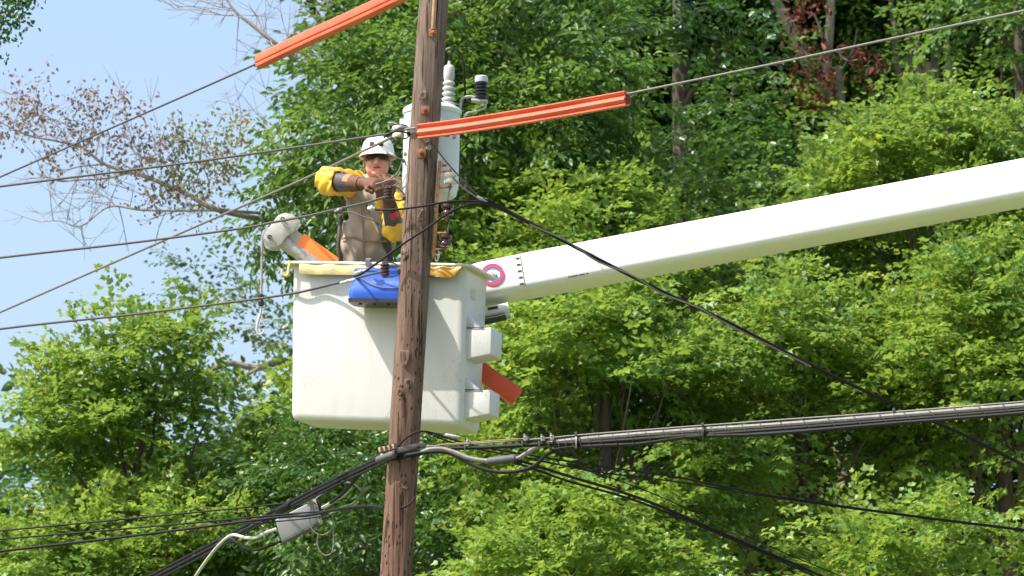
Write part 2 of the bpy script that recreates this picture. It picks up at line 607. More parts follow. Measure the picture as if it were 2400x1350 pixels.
def sprays(key, L, step, leaf, droop, nj, hang):
    if key not in SPRAYS:
        rng = np.random.default_rng(abs(hash(key[0])) % 1000 + int(leaf * 1000) if False else int(leaf * 1000 + L * 77))
        SPRAYS[key] = [make_spray(rng, L * rng.uniform(0.75, 1.15), step, leaf, droop, nj, hang) for _ in range(9)]
    return SPRAYS[key]


SPECIES = {
    # leaf template, spray length, node step, leaf size, droop, normal jitter, hang, flatten, sprays per lobe area
    'maple': dict(tpl='maple', L=0.44, step=0.072, leaf=0.086, droop=0.22, nj=0.40, hang=0.34, flat=0.48, dens=80),
    'mid': dict(tpl='oval', L=0.52, step=0.085, leaf=0.100, droop=0.25, nj=0.5, hang=0.35, flat=0.7, dens=40),
    'walnut': dict(tpl='long', L=0.55, step=0.070, leaf=0.118, droop=0.35, nj=0.5, hang=0.55, flat=0.8, dens=36),
    'cherry': dict(tpl='long', L=0.50, step=0.065, leaf=0.100, droop=0.30, nj=0.6, hang=0.6, flat=0.9, dens=40),
    'fine': dict(tpl='oval', L=0.50, step=0.075, leaf=0.075, droop=0.3, nj=0.6, hang=0.4, flat=0.9, dens=34),
    'back': dict(tpl='oval', L=0.8, step=0.12, leaf=0.17, droop=0.3, nj=0.6, hang=0.4, flat=0.8, dens=22),
}


def pocket(p, ph):
    x, y, z = p
    return (math.sin(2.1 * x + ph) + math.sin(2.9 * z + 2 * ph) + math.sin(1.7 * x - 2.3 * z + 3 * ph) + .6 * math.sin(4.1 * x + 3.3 * z + y + ph)) / 3.6


def crown_leaves(lobes, spname, rng, crown_c, dens=1.0, squash=0.75):
    """lobes: (x,y,z,R) array -> leaf arrays"""
    sp = SPECIES[spname]
    lib = sprays((spname,), sp['L'], sp['step'], sp['leaf'], sp['droop'], sp['nj'], sp['hang'])
    A, B, C, D = [], [], [], []
    phs = rng.uniform(0, 6.28)
    for (x, y, z, R) in lobes:
        q = PX(np.array([[x, y, z]]))[0]
        rp = R * ppm(y)
        out = max(-q[0] - rp, q[0] - 2400 - rp, -q[1] - rp, q[1] - 1350 - rp)
        f = 1.0
        if out > 60: f = 0.5
        if out > 350:
            if not (spname == 'back' and q[1] < 0 and out < 1700 and -300 < q[0] < 2800): continue  # keeps the unseen crowns added above the view for shade
        n = max(3, int(sp['dens'] * R * R * 1.5 * dens * f))
        c = np.array([x, y, z])
        outw = unit(c - crown_c + np.array([0, -0.3, 0.4]))
        for _ in range(n):
            v = rng.normal(0, 1, 3)
            v = unit(v + outw * 0.55 + np.array([0, -0.25, 0.25 if spname != 'maple' else 0.75]))
            o = c + v * np.array([1, 1, squash]) * R * rng.uniform(0.15, 0.72)
            if spname in ('maple', 'cherry', 'mid') and o[1] < crown_c[1] + .3 and pocket(o, phs) > .24:
                continue
            ax = unit(np.array([v[0], v[1], v[2] * sp['flat'] - 0.08]))
            up = unit(np.array([0, 0, 1.0]) * (1.1 - 0.3 * (1 - sp['flat'])) + v * 0.55 + rng.normal(0, 0.22, 3))
            side = unit(np.cross(up, ax))
            up = np.cross(ax, side)
            Mx = np.stack([ax, side, up], 0)
            p, d, nn, s = lib[rng.integers(len(lib))]
            sc = rng.uniform(0.8, 1.15)
            A.append(o + (p * sc) @ Mx)
            B.append(d @ Mx); C.append(nn @ Mx); D.append(s * sc)
    if not A:
        return None
    return np.concatenate(A), np.concatenate(B), np.concatenate(C), np.concatenate(D)


def limb_path(a, b, rng, sag=0.0, n=6, wob=0.05):
    a = Vector(a); b = Vector(b)
    L = (b - a).length
    out = []
    for i in range(n + 1):
        t = i / n
        p = a.lerp(b, t)
        p.z += -sag * L * (4 * t * (1 - t))
        if 0 < i < n:
            p += Vector(rng.normal(0, wob * L * 0.35, 3))
        out.append(p)
    return out


def tree(name, label, base, trunk_pts, lobes, species, mat, seed, trunk_r=(0.16, 0.05), dens=1.0, bark='bark',
         limbs=True, crown_c=None, squash=0.75, cat='tree', group=None, extra=None):
    rng = np.random.default_rng(seed)
    t = thing(name, base, label, cat, group)
    pts = smooth_path([Vector(base)] + [Vector(p) for p in trunk_pts], 5)
    tr = MB().tube(pts, np.linspace(trunk_r[0], trunk_r[1], len(pts)), 10).build('trunk', M[bark], t)
    lob = np.array([tuple(l) for l in lobes], float)
    cc = np.array(crown_c) if crown_c is not None else lob[:, :3].mean(0)
    res = crown_leaves(lob, species, rng, cc, dens, squash)
    if res is not None:
        cr = leaf_object('crown', mat, t, *res, SPECIES[species]['tpl'])
    if limbs:
        mb = MB()
        tp = np.array([tuple(p) for p in pts])
        for (x, y, z, R) in lob:
            q = PX(np.array([[x, y, z]]))[0]
            if not (-250 < q[0] < 2650 and -250 < q[1] < 1650):
                continue
            zz = z - rng.uniform(0.6, 1.4) - 0.3 * abs(x - tp[-1][0])
            i = int(np.argmin(np.abs(tp[:, 2] - zz)))
            if rng.random() > .38: continue
            a = tp[i]
            L = np.linalg.norm(np.array([x, y, z]) - a)
            mb.tube(smooth_path(limb_path(a, (x, y, z), rng, 0.05, 4, 0.10), 3),
                    np.linspace(min(0.008 + 0.010 * L, trunk_r[0] * 0.35), 0.005, 13), 5)
        if mb.v:
            setprops(mb.build('branches', M[bark], t, fix=False), kind='stuff')
    return t, rng


def ell_lobes(c, rx, ry, rz, n, seed, R=(0.4, 0.75), back=0.35, zmin=-0.55, sep=0.5):
    rng = np.random.default_rng(seed)
    out = []
    tries = 0
    while len(out) < n and tries < n * 60:
        tries += 1
        v = unit(rng.normal(0, 1, 3))
        if v[1] > 0.3 and rng.random() > back: continue
        if v[2] < zmin: continue
        f = rng.uniform(0.45, 0.95)
        p = np.array(c) + v * np.array([rx, ry, rz]) * f
        r = rng.uniform(*R)
        if any(np.linalg.norm((p - np.array(o[:3])) * np.array([1, .7, 1.15])) < sep * (r + o[3]) for o in out): continue
        out.append((p[0], p[1], p[2], r))
    return out


def px_lobes(lst, seed, jit=0.15, sub=0):
    """lst: (px, py, Y, R in metres); sub: extra smaller lobes scattered round each"""
    rng = np.random.default_rng(seed)
    out = []
    for (a, b, Y, R) in lst:
        p = np.array(P(a, b, Y)) + rng.normal(0, jit * R, 3)
        out.append((p[0], p[1], p[2], R))
        for _ in range(sub):
            q = p + unit(rng.normal(0, 1, 3)) * R * rng.uniform(0.6, 1.0)
            out.append((q[0], q[1], q[2], R * rng.uniform(0.4, 0.65)))
    return out


def ell_tree(name, label, px, py, Y, rx, rz, n, species, mat, seed, R=(0.4, 0.75), ry=None, dens=1.0, bark='bark',
             trunk_r=(0.13, 0.025), extra_lobes=(), **kw):
    c = P(px, py, Y)
    ry = ry or rx
    lob = ell_lobes(c, rx, ry, rz, n, seed, R) + list(extra_lobes)
    base = Vector((c.x + 0.2, c.y + 0.2, 0))
    top = Vector((c.x, c.y + .1, c.z + rz * 0.45))
    return tree(name, label, base, [Vector((c.x + 0.1, c.y + 0.15, c.z * 0.55)), Vector((c.x, c.y, c.z)), top],
                lob, species, M[mat], seed + 1, trunk_r, dens, bark, True, np.array(c), **kw)


GR = 'trees of the roadside wood'
# --- back row closing the wood; dark leaf colour stands in for its inner shade
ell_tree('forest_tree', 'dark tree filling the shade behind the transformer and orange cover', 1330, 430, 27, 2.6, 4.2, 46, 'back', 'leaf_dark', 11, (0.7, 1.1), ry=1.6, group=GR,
         extra_lobes=ell_lobes(P(1210, -330, 23), 2.6, 2.0, 2.3, 30, 511, (0.8, 1.2), 1.0, -1.0, .35) + ell_lobes(P(1270, 60, 25), 2.2, 1.4, 1.6, 14, 611, (0.7, 1.0), 1.0, -1.0, .35))  # first lobe set: unseen crown above the view, added to shade the wood
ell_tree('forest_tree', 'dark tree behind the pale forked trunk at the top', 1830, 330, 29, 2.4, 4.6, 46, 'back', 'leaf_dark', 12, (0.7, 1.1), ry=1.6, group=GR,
         extra_lobes=ell_lobes(P(1710, -330, 25), 2.6, 2.0, 2.3, 30, 512, (0.8, 1.2), 1.0, -1.0, .35) + ell_lobes(P(1770, 60, 27), 2.2, 1.4, 1.6, 14, 612, (0.7, 1.0), 1.0, -1.0, .35))  # again an added crown out of view, shading the trees below
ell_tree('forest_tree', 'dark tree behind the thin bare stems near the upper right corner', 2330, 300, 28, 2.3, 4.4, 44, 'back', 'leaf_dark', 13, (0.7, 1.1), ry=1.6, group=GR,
         extra_lobes=ell_lobes(P(2210, -330, 24), 2.6, 2.0, 2.3, 30, 513, (0.8, 1.2), 1.0, -1.0, .35) + ell_lobes(P(2270, 60, 26), 2.2, 1.4, 1.6, 14, 613, (0.7, 1.0), 1.0, -1.0, .35))  # upper lobes lie out of view, added for the shade they cast
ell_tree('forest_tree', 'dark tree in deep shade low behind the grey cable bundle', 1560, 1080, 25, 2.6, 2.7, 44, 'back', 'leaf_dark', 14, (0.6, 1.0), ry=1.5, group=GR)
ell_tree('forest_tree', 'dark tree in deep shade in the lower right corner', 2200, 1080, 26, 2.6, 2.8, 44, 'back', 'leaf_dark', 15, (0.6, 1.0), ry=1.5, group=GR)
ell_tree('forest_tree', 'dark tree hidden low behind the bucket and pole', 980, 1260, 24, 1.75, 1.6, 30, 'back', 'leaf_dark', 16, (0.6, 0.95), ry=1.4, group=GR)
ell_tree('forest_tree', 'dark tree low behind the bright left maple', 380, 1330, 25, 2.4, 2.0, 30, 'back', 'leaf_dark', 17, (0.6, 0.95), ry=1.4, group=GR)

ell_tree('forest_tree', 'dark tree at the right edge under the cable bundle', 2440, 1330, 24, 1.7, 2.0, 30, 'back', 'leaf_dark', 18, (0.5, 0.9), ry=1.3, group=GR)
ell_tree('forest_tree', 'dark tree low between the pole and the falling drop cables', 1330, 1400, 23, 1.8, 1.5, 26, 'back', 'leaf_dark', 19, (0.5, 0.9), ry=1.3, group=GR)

# --- pale far oak seen between bucket and left maple
oak_l = px_lobes([(455, 670, 24, .34), (510, 690, 24, .36), (570, 715, 24.3, .3), (520, 760, 24, .3), (600, 770, 24, .42),
                  (640, 800, 24, .5), (650, 700, 24.4, .38), (665, 640, 24.4, .35), (700, 760, 24, .5),
                  (440, 720, 24, .26), (620, 850, 24, .3), (690, 580, 24.5, .32), (760, 560, 24.5, .4),
                  (735, 520, 24.6, .35), (470, 640, 24, .2)], 31)
oc = P(760, 900, 24.2)
t_oak, rg = tree('oak_tree', 'pale grey green oak with a crooked limb left of the bucket', (oc.x, oc.y, 0), [oc, P(750, 600, 24.4)],
                 oak_l, 'fine', M['leaf_grey'], 32, (0.2, 0.06), 1.0, group=GR, limbs=False)
mb = MB().tube(smooth_path([P(780, 845, 24), P(660, 848, 23.9), (P(600, 862, 23.8)), P(540, 852, 23.8), P(490, 868, 23.7), P(450, 875, 23.7)], 6),
               np.linspace(0.05, 0.022, 31), 8)
mb.build('limb', M['palebark'], t_oak)
mb = MB().tube(smooth_path([P(610, 860, 23.8), P(570, 885, 23.7), P(545, 915, 23.6), P(520, 950, 23.6)], 6), np.linspace(0.025, 0.012, 19), 6)
mb.build('limb', M['palebark'], t_oak)

# --- tall walnut behind lineman and transformer
wl_l = px_lobes([
    (700, 190, 16, .36), (770, 150, 16.2, .34), (680, 260, 15.8, .38), (760, 250, 15.8, .48), (850, 180, 16, .5), (860, 80, 16.3, .42),
    (930, 60, 16.4, .5), (920, 150, 16, .5), (640, 350, 15.8, .42), (720, 340, 15.6, .5), (590, 410, 15.8, .40), (560, 470, 15.8, .36),
    (640, 440, 15.6, .48), (600, 520, 15.8, .42), (570, 560, 15.8, .26), (700, 440, 15.6, .5), (690, 520, 15.8, .4), (760, 400, 15.6, .5),
    (800, 300, 15.6, .5), (850, 250, 15.7, .5), (740, 490, 15.9, .35), (580, 330, 16, .26), (620, 310, 16, .28), (830, 380, 15.8, .5),
    (1000, 100, 16.4, .5), (1090, 60, 16.4, .55), (1080, 160, 16.2, .55), (1150, 250, 16, .55), (1100, 330, 16, .5), (1180, 120, 16.3, .55),
    (1250, 50, 16.4, .6), (1290, 160, 16.2, .55), (1230, 330, 16, .55), (1320, 280, 16, .6), (1150, 430, 16.2, .5), (1000, 330, 16.3, .55),
    (1390, 90, 16.4, .55), (1120, -60, 16.6, .6), (1320, -60, 16.6, .6), (930, 300, 16.2, .5), (900, 420, 16.3, .5), (1280, 420, 16.3, .5),
    (1400, 360, 16.2, .55), (1430, 200, 16.3, .6)], 41)
_k = []
for (x_, y_, z_, r_) in wl_l:
    q_ = PX(np.array([[x_, y_, z_]]))[0][0]
    sh = (max(0.0, 900 - q_) * .22 + (30 if q_ < 1000 else 0)) / ppm(16)
    _k.append((x_ + sh, y_, z_, r_ * (.85 if q_ < 800 else 1)))
wl_l = _k
wc = P(1120, 500, 17.2)
t_wal, rg = tree('walnut_tree', 'dark green tall tree behind the lineman with a dying branch', (wc.x, wc.y, 0),
                 [P(1115, 560, 17.2), P(1090, 200, 17.1), P(1060, -150, 17)], wl_l, 'walnut', M['leaf_mid'], 42, (0.2, 0.07), 1.0, group=GR)


def dead(path, r0, r1, n=6):
    p = smooth_path([P(*q) for q in path], n)
    return MB().tube(p, np.linspace(r0 * .55, r1 * .5, len(p)), 6).build('dead_limb', M['deadbark'], t_wal), p


YD = 15.2
paths = []
for pth, a, b in [
    ([(640, 520, 15.8), (505, 490, YD), (430, 450, YD), (330, 410, YD), (290, 400, YD), (240, 382, YD), (190, 345, YD), (130, 330, YD), (60, 315, YD), (-40, 265, YD)], .052, .010),
    ([(620, 500, 15.8), (510, 493, YD), (420, 494, YD), (330, 492, YD), (255, 485, YD), (190, 530, YD), (140, 518, YD), (95, 520, YD)], .03, .006),
    ([(300, 405, YD), (250, 418, YD), (180, 422, YD), (140, 425, YD), (100, 410, YD)], .022, .006),
    ([(240, 385, YD), (190, 390, YD), (145, 398, YD), (105, 380, YD)], .016, .005),
    ([(270, 482, YD), (245, 460, YD), (200, 452, YD), (120, 455, YD)], .012, .004),
    ([(250, 420, YD), (225, 450, YD), (200, 480, YD), (180, 496, YD)], .011, .004),
    ([(190, 530, YD), (195, 560, YD), (215, 590, YD)], .010, .003),
    ([(200, 345, YD), (215, 320, YD), (220, 290, YD), (240, 240, YD)], .012, .003),
    ([(160, 338, YD), (140, 300, YD), (110, 270, YD), (60, 230, YD)], .012, .003),
    ([(100, 325, YD), (60, 300, YD), (20, 280, YD), (0, 262, YD)], .012, .003),
    ([(330, 408, YD), (330, 370, YD), (310, 330, YD), (300, 290, YD)], .014, .003),
    ([(430, 448, YD), (400, 410, YD), (380, 360, YD), (370, 300, YD)], .016, .003),
    ([(480, 470, YD), (490, 430, YD), (470, 370, YD), (480, 320, YD)], .016, .003),
    ([(500, 480, YD), (450, 480, YD), (400, 470, YD), (350, 465, YD)], .012, .003),
    ([(690, 140, 15.6), (650, 105, 15.4), (600, 65, 15.4), (560, 35, 15.4), (535, 5, 15.4), (520, -30, 15.4)], .045, .015),
    ([(560, 36, 15.4), (520, 35, 15.4), (480, 22, 15.4), (440, 15, 15.4), (410, 20, 15.4)], .014, .004),
    ([(545, 20, 15.4), (510, 15, 15.4), (480, 5, 15.4), (440, -10, 15.4)], .012, .004),
    ([(625, 90, 15.4), (624, 50, 15.4), (640, 0, 15.4)], .009, .004),
    ([(690, 130, 15.6), (675, 90, 15.5), (660, 40, 15.5), (655, -10, 15.5)], .008, .003),
    ([(700, 150, 15.7), (690, 100, 15.6), (690, 40, 15.6), (698, 0, 15.6)], .008, .003),
    ([(720, 150, 15.7), (735, 90, 15.6), (740, 40, 15.6), (760, -5, 15.6)], .008, .003),
    ([(560, 330, 15.9), (565, 270, 15.8), (555, 220, 15.8), (550, 190, 15.8)], .009, .003),
    ([(640, 330, 15.9), (655, 280, 15.8), (650, 230, 15.8), (640, 200, 15.8)], .009, .003)]:
    _, p = dead(pth, a, b)
    paths.append((p, a))
rr = np.random.default_rng(5)
tw = MB()
tips = []
for p, a in paths:
    for i in range(2, len(p), 2):
        if rr.random() < 0.8:
            L = rr.uniform(0.18, 0.55)
            dd = Vector((rr.normal(-0.35, 0.55), rr.normal(0, 0.5), rr.normal(0.25, 0.55))).normalized()
            q = [p[i], p[i] + dd * L * 0.5 + Vector(rr.normal(0, .02, 3)), p[i] + dd * L + Vector((0, 0, -0.03))]
            tw.tube(smooth_path(q, 3), np.linspace(min(a * .3, .0055), .0016, 7), 4)
            tips.append(q)
            for _ in range(2):
                d2 = (dd + Vector(rr.normal(0, .6, 3))).normalized()
                s0 = q[1]
                q2 = [s0, s0 + d2 * L * .3, s0 + d2 * L * .55 + Vector((0, 0, .02))]
                tw.tube(q2, [.0026, .002, .0013], 4)
                tips.append(q2)
setprops(tw.build('twigs', M['deadbark'], t_wal, fix=False), kind='stuff')


def clump_leaves(name, mat, parent, spots, per, seed, size, kind='oval'):
    r2 = np.random.default_rng(seed)
    A = []
    for (a, b, Y, R) in spots:
        c = np.array(P(a, b, Y))
        for _ in range(max(1, int(per * R / .3))):
            k = r2.integers(3, 8)
            cc = c + r2.normal(0, R * 0.5, 3)
            A.append(cc + r2.normal(0, 0.05, (k, 3)))
    A = np.concatenate(A)
    n = len(A)
    d = unit(r2.normal(0, 1, (n, 3)) + np.array([0, 0, -0.9]))
    o = leaf_object(name, mat, parent, A, d, unit(r2.normal(0, 1, (n, 3)) + [0, -0.2, .3]), size * r2.uniform(.6, 1.2, n), kind)
    return setprops(o, kind='stuff')


clump_leaves('dry_leaves', M['leaf_brown'], t_wal, [
    (60, 240, YD, .22), (95, 270, YD, .3), (120, 300, YD, .28), (20, 260, YD, .25), (5, 300, YD, .2), (85, 225, YD, .18),
    (190, 240, YD, .22), (205, 285, YD, .25), (175, 320, YD, .25), (215, 230, YD, .15), (255, 225, YD, .15), (300, 260, YD, .2), (285, 245, YD, .12),
    (310, 330, YD, .25), (340, 350, YD, .28), (330, 390, YD, .25), (380, 370, YD, .28), (260, 395, YD, .2), (270, 350, YD, .2),
    (380, 470, YD, .22), (350, 480, YD, .2), (440, 450, YD, .2), (520, 410, YD, .2), (400, 330, YD, .18), (190, 350, YD, .18), (120, 385, YD, .15)],
    22, 51, 0.048)
clump_leaves('fading_leaves', M['leaf_olive'], t_wal, [
    (430, 340, YD, .25), (470, 330, YD, .28), (500, 380, YD, .3), (450, 400, YD, .3), (490, 430, YD, .3), (530, 350, YD, .25),
    (420, 430, YD, .2), (550, 300, YD, .2), (400, 390, YD, .2)], 30, 52, 0.05)

# --- broad-leaved tree, upper middle
um_l = px_lobes([(1450, 60, 19, .6), (1540, 120, 18.8, .65), (1610, 40, 19, .6), (1480, 190, 18.8, .6), (1560, 260, 18.6, .6), (1650, 180, 18.8, .6),
                 (1500, 340, 18.6, .55), (1600, 350, 18.6, .6), (1700, 290, 18.7, .55), (1430, 440, 18.6, .5), (1700, 100, 19, .55), (1680, 400, 18.6, .55),
                 (1560, 450, 18.6, .5), (1400, 330, 18.8, .5), (1740, 30, 19.2, .5), (1560, -40, 19.2, .6), (1760, 420, 18.8, .55), (1750, 200, 19, .5)], 61, sub=1)
uc = P(1600, 600, 19.8)
tree('broadleaf_tree', 'tall tree with large glossy leaves right of the orange cover', (uc.x, uc.y, 0), [P(1600, 500, 19.8), P(1590, 0, 19.8)],
     um_l, 'mid', M['leaf_dark'], 62, (0.15, 0.06), 0.95, group=GR)

# --- wood with pale trunks, upper right
ur_l = px_lobes([(1780, 120, 22.5, .5), (1800, 260, 22, .5), (1850, 350, 21.8, .55), (1900, 420, 21.8, .55), (1960, 320, 22.4, .5), (1820, 440, 21.8, .5),
                 (2020, 60, 22.6, .55), (2060, 330, 22.6, .5), (1985, 180, 23, .5), (2090, 200, 23.4, .5),
                 (1880, 240, 22.6, .45), (1740, 330, 22.2, .5)], 71, sub=1)
a0 = P(1990, 520, 22.4)
t_fk, rg = tree('forked_tree', 'tree with a pale forked trunk and hanging dead red leaves', (a0.x, a0.y, 0),
                [P(1965, 420, 22.4), P(1935, 240, 22.3), P(1890, 140, 22.2), P(1850, 60, 22.2), P(1795, -40, 22.2)], ur_l, 'mid', M['leaf_mid'], 72,
                (0.12, 0.05), 0.9, bark='palebark', group=GR)
MB().tube(smooth_path([P(1935, 235, 22.3), P(1938, 150, 22.2), P(1945, 60, 22.1), P(1950, -60, 22.1)], 5), np.linspace(.06, .045, 16), 9).build('limb', M['palebark'], t_fk)
MB().tube(smooth_path([P(1938, 150, 22.2), P(1925, 80, 22.0), P(1908, 30, 22.0)], 5), np.linspace(.022, .012, 11), 6).build('limb', M['palebark'], t_fk)
for q in ([(1700, 210, 21.5), (1660, 235, 21.5), (1640, 250, 21.5)], [(1720, 195, 21.5), (1712, 240, 21.5), (1700, 275, 21.5)], [(1725, 200, 21.5), (1715, 225, 21.5), (1730, 260, 21.5)],
          [(1860, 195, 21.6), (1830, 185, 21.6), (1800, 178, 21.6)], [(1960, 120, 21.6), (1985, 142, 21.6), (2010, 140, 21.6)]):
    MB().tube(smooth_path([P(*s) for s in q], 4), np.linspace(.014, .006, 9), 5).build('dead_limb', M['palebark'], t_fk)
clump_leaves('dead_leaves', M['leaf_red'], t_fk, [
    (1870, 40, 21.6, .2), (1868, 80, 21.6, .2), (1885, 120, 21.6, .22), (1895, 170, 21.6, .25), (1920, 190, 21.6, .25), (1935, 130, 21.6, .22), (1900, 215, 21.6, .25),
    (1880, 230, 21.6, .22), (1870, 10, 21.6, .2), (1915, 15, 21.6, .2), (2020, 140, 21.6, .15), (2035, 175, 21.6, .15), (2025, 120, 21.6, .1), (1875, 200, 21.6, .2), (2050, 150, 21.6, .1)], 11, 73, 0.10, 'long')

for k, (pts, r, lab) in enumerate([
        ([(2150, 420, 23), (2140, 270, 23), (2105, 160, 23), (2098, 80, 23), (2085, -40, 23)], .045, 'slim leaning bare stem, leftmost of the thin stems at upper right'),
        ([(2155, 420, 23.4), (2150, 250, 23.4), (2135, 150, 23.4), (2128, 60, 23.4), (2125, -40, 23.4)], .035, 'slim straight grey stem, second of the thin stems at upper right'),
        ([(2180, 420, 22.8), (2168, 215, 22.8), (2150, 150, 22.8), (2150, 80, 22.8), (2145, 60, 22.8)], .032, 'short crooked pale stem, third of the thin stems at upper right'),
        ([(2190, 420, 23.2), (2190, 240, 23.2), (2192, 120, 23.2), (2198, 30, 23.2), (2195, -40, 23.2)], .055, 'thickest upright grey stem, fourth of the thin stems at upper right'),
        ([(2225, 420, 22.8), (2225, 230, 22.8), (2222, 130, 22.8), (2218, 60, 22.8)], .026, 'thinnest pale stem, rightmost of the thin stems at upper right')]):
    b0 = P(*pts[0])
    lob = px_lobes([(pts[-1][0] + dx, pts[-1][1] + dy, pts[-1][2] + .3, .35) for dx, dy in ((-30, -60), (60, -30), (40, 20))], 80 + k)
    tree('sapling', lab, (b0.x, b0.y, 0), [P(*q) for q in pts], lob, 'fine', M['leaf_mid'], 85 + k, (.06, r * .7), 0.9, bark='palebark', limbs=False, group='thin stems in the wood')
ell_tree('forest_tree', 'leafy tree closing the upper right corner beside the bare stems', 2390, 130, 21, 1.0, 1.9, 26, 'mid', 'leaf_mid', 91, (0.35, 0.6), group=GR)

# --- bright maples
MG = 'young bright green maples'
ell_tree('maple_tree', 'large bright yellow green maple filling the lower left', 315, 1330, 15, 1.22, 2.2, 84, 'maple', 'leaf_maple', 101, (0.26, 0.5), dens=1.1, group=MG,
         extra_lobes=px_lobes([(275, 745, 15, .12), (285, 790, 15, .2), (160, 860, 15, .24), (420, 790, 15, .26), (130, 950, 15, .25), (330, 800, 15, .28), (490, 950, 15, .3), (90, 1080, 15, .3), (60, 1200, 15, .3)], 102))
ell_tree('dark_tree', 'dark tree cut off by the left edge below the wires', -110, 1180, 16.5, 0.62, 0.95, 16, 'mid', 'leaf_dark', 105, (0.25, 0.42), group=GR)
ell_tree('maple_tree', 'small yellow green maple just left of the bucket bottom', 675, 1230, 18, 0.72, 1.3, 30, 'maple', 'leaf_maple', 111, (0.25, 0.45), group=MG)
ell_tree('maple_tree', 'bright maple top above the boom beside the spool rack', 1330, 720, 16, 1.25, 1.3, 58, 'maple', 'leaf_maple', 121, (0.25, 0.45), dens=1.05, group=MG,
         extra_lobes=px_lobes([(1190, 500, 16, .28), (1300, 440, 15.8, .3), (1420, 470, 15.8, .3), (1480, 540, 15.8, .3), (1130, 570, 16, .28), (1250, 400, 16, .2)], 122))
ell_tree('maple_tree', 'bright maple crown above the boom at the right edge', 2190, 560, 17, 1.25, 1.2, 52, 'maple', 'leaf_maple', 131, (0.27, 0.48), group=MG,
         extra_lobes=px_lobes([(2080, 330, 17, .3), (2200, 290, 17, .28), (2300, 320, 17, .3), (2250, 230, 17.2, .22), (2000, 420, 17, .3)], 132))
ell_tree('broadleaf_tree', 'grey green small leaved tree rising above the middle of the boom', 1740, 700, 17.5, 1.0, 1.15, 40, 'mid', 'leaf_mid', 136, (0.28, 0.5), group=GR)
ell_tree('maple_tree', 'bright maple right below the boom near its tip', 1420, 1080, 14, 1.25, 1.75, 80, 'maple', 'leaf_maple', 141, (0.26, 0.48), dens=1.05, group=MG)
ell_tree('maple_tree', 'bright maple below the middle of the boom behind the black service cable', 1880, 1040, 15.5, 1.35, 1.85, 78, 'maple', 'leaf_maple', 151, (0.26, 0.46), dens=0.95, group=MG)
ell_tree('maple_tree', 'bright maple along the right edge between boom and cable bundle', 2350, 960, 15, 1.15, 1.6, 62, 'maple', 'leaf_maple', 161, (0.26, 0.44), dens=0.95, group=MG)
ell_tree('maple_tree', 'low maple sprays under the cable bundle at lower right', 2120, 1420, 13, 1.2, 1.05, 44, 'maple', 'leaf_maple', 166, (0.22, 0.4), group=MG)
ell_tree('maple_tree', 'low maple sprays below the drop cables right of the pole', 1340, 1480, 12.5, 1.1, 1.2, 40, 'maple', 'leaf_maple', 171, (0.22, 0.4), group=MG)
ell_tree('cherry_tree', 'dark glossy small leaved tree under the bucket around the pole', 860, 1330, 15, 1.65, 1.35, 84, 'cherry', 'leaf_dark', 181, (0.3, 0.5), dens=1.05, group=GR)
ell_tree('cherry_tree', 'grey green glossy tree showing beside the red end of the jib', 1210, 1010, 17, 0.62, 1.15, 26, 'cherry', 'leaf_grey', 186, (0.28, 0.45), group=GR)
# --- oak spray in the top left corner; dark leaf colour paints backlit shade
ob = P(-420, 300, 8.4)
ov = px_lobes([(-160, -30, 8, .25), (-220, 60, 8, .3), (-120, -120, 8, .3)], 191, 0.05)
t_ov, rg = tree('overhanging_tree', 'dark leafy twig tips hanging into the top left corner', (ob.x, ob.y, 0), [P(-430, 100, 8.4), P(-300, -150, 8.3)], ov, 'fine', M['leaf_dark'], 192, (.2, .08), 0.8, limbs=False, group=None)
clump_leaves('leaf_tips', M['leaf_dark'], t_ov, [(-20, 20, 8, .14), (5, 40, 8, .10), (25, 25, 8, .09), (35, 55, 8, .06), (0, 70, 8, .08), (-15, 100, 8, .08), (45, 10, 8, .05), (-30, 60, 8, .12), (0, 0, 8, .12), (40, -5, 8, .08), (90, -8, 8, .06), (60, -10, 8, .06), (0, 130, 8, .03), (50, 60, 8, .03)], 42, 193, 0.045, 'oval')
MB().tube(smooth_path([P(-320, -100, 8.3), P(-150, -20, 8.1), P(-40, 20, 8), P(15, 30, 8)], 5), np.linspace(.05, .008, 16), 6).build('limb', M['bark'], t_ov)
MB().tube(smooth_path([P(-150, -30, 8.1), P(0, -30, 8), P(60, -8, 8), P(85, 0, 8)], 5), np.linspace(.02, .005, 16), 6).build('limb', M['bark'], t_ov)

# ------------------------------------------------------------------ utility pole
def pole_axis(py):
    """axis point of the leaning pole at photograph row py"""
    return P(1016 - 87 * py / 1350.0 - 3 * math.sin(py / 1350 * math.pi), py, 0.0)


PT, PB = pole_axis(-130), pole_axis(1350)
slope = (PB - PT) / (PB.z - PT.z)
base = PB + slope * (0 - PB.z)
pole = thing('utility_pole', (base.x, base.y, 0), 'weathered brown wooden utility pole leaning to the right', 'pole')
rng = np.random.default_rng(3)
NS, NR = 44, 260
zs = np.linspace(0, PT.z, NR)
ax_pts = []
for z in zs:
    if z > PB.z:
        lo, hi = -130.0, 1350.0
        for _ in range(30):
            mid = (lo + hi) / 2
            if pole_axis(mid).z > z: lo = mid
            else: hi = mid
        ax_pts.append(pole_axis(lo))
    else:
        ax_pts.append(PB + slope * (z - PB.z))
ph = rng.uniform(0, 6.28, 12)
KN = [(950, 845, .026), (946, 1140, .024), (958, 905, .016), (992, 232, .018), (991, 512, .022), (950, 603, .020), (1003, 345, .013), (940, 925, .012)]
knots3 = []
for (a, b, r) in KN:
    A = pole_axis(b)
    R = np.interp(A.z, [PB.z, PT.z], [0.105, 0.092])
    dx = (P(a, b, 0).x - A.x)
    th = math.asin(max(-.95, min(.95, dx / R)))
    knots3.append((A, R, th, r))


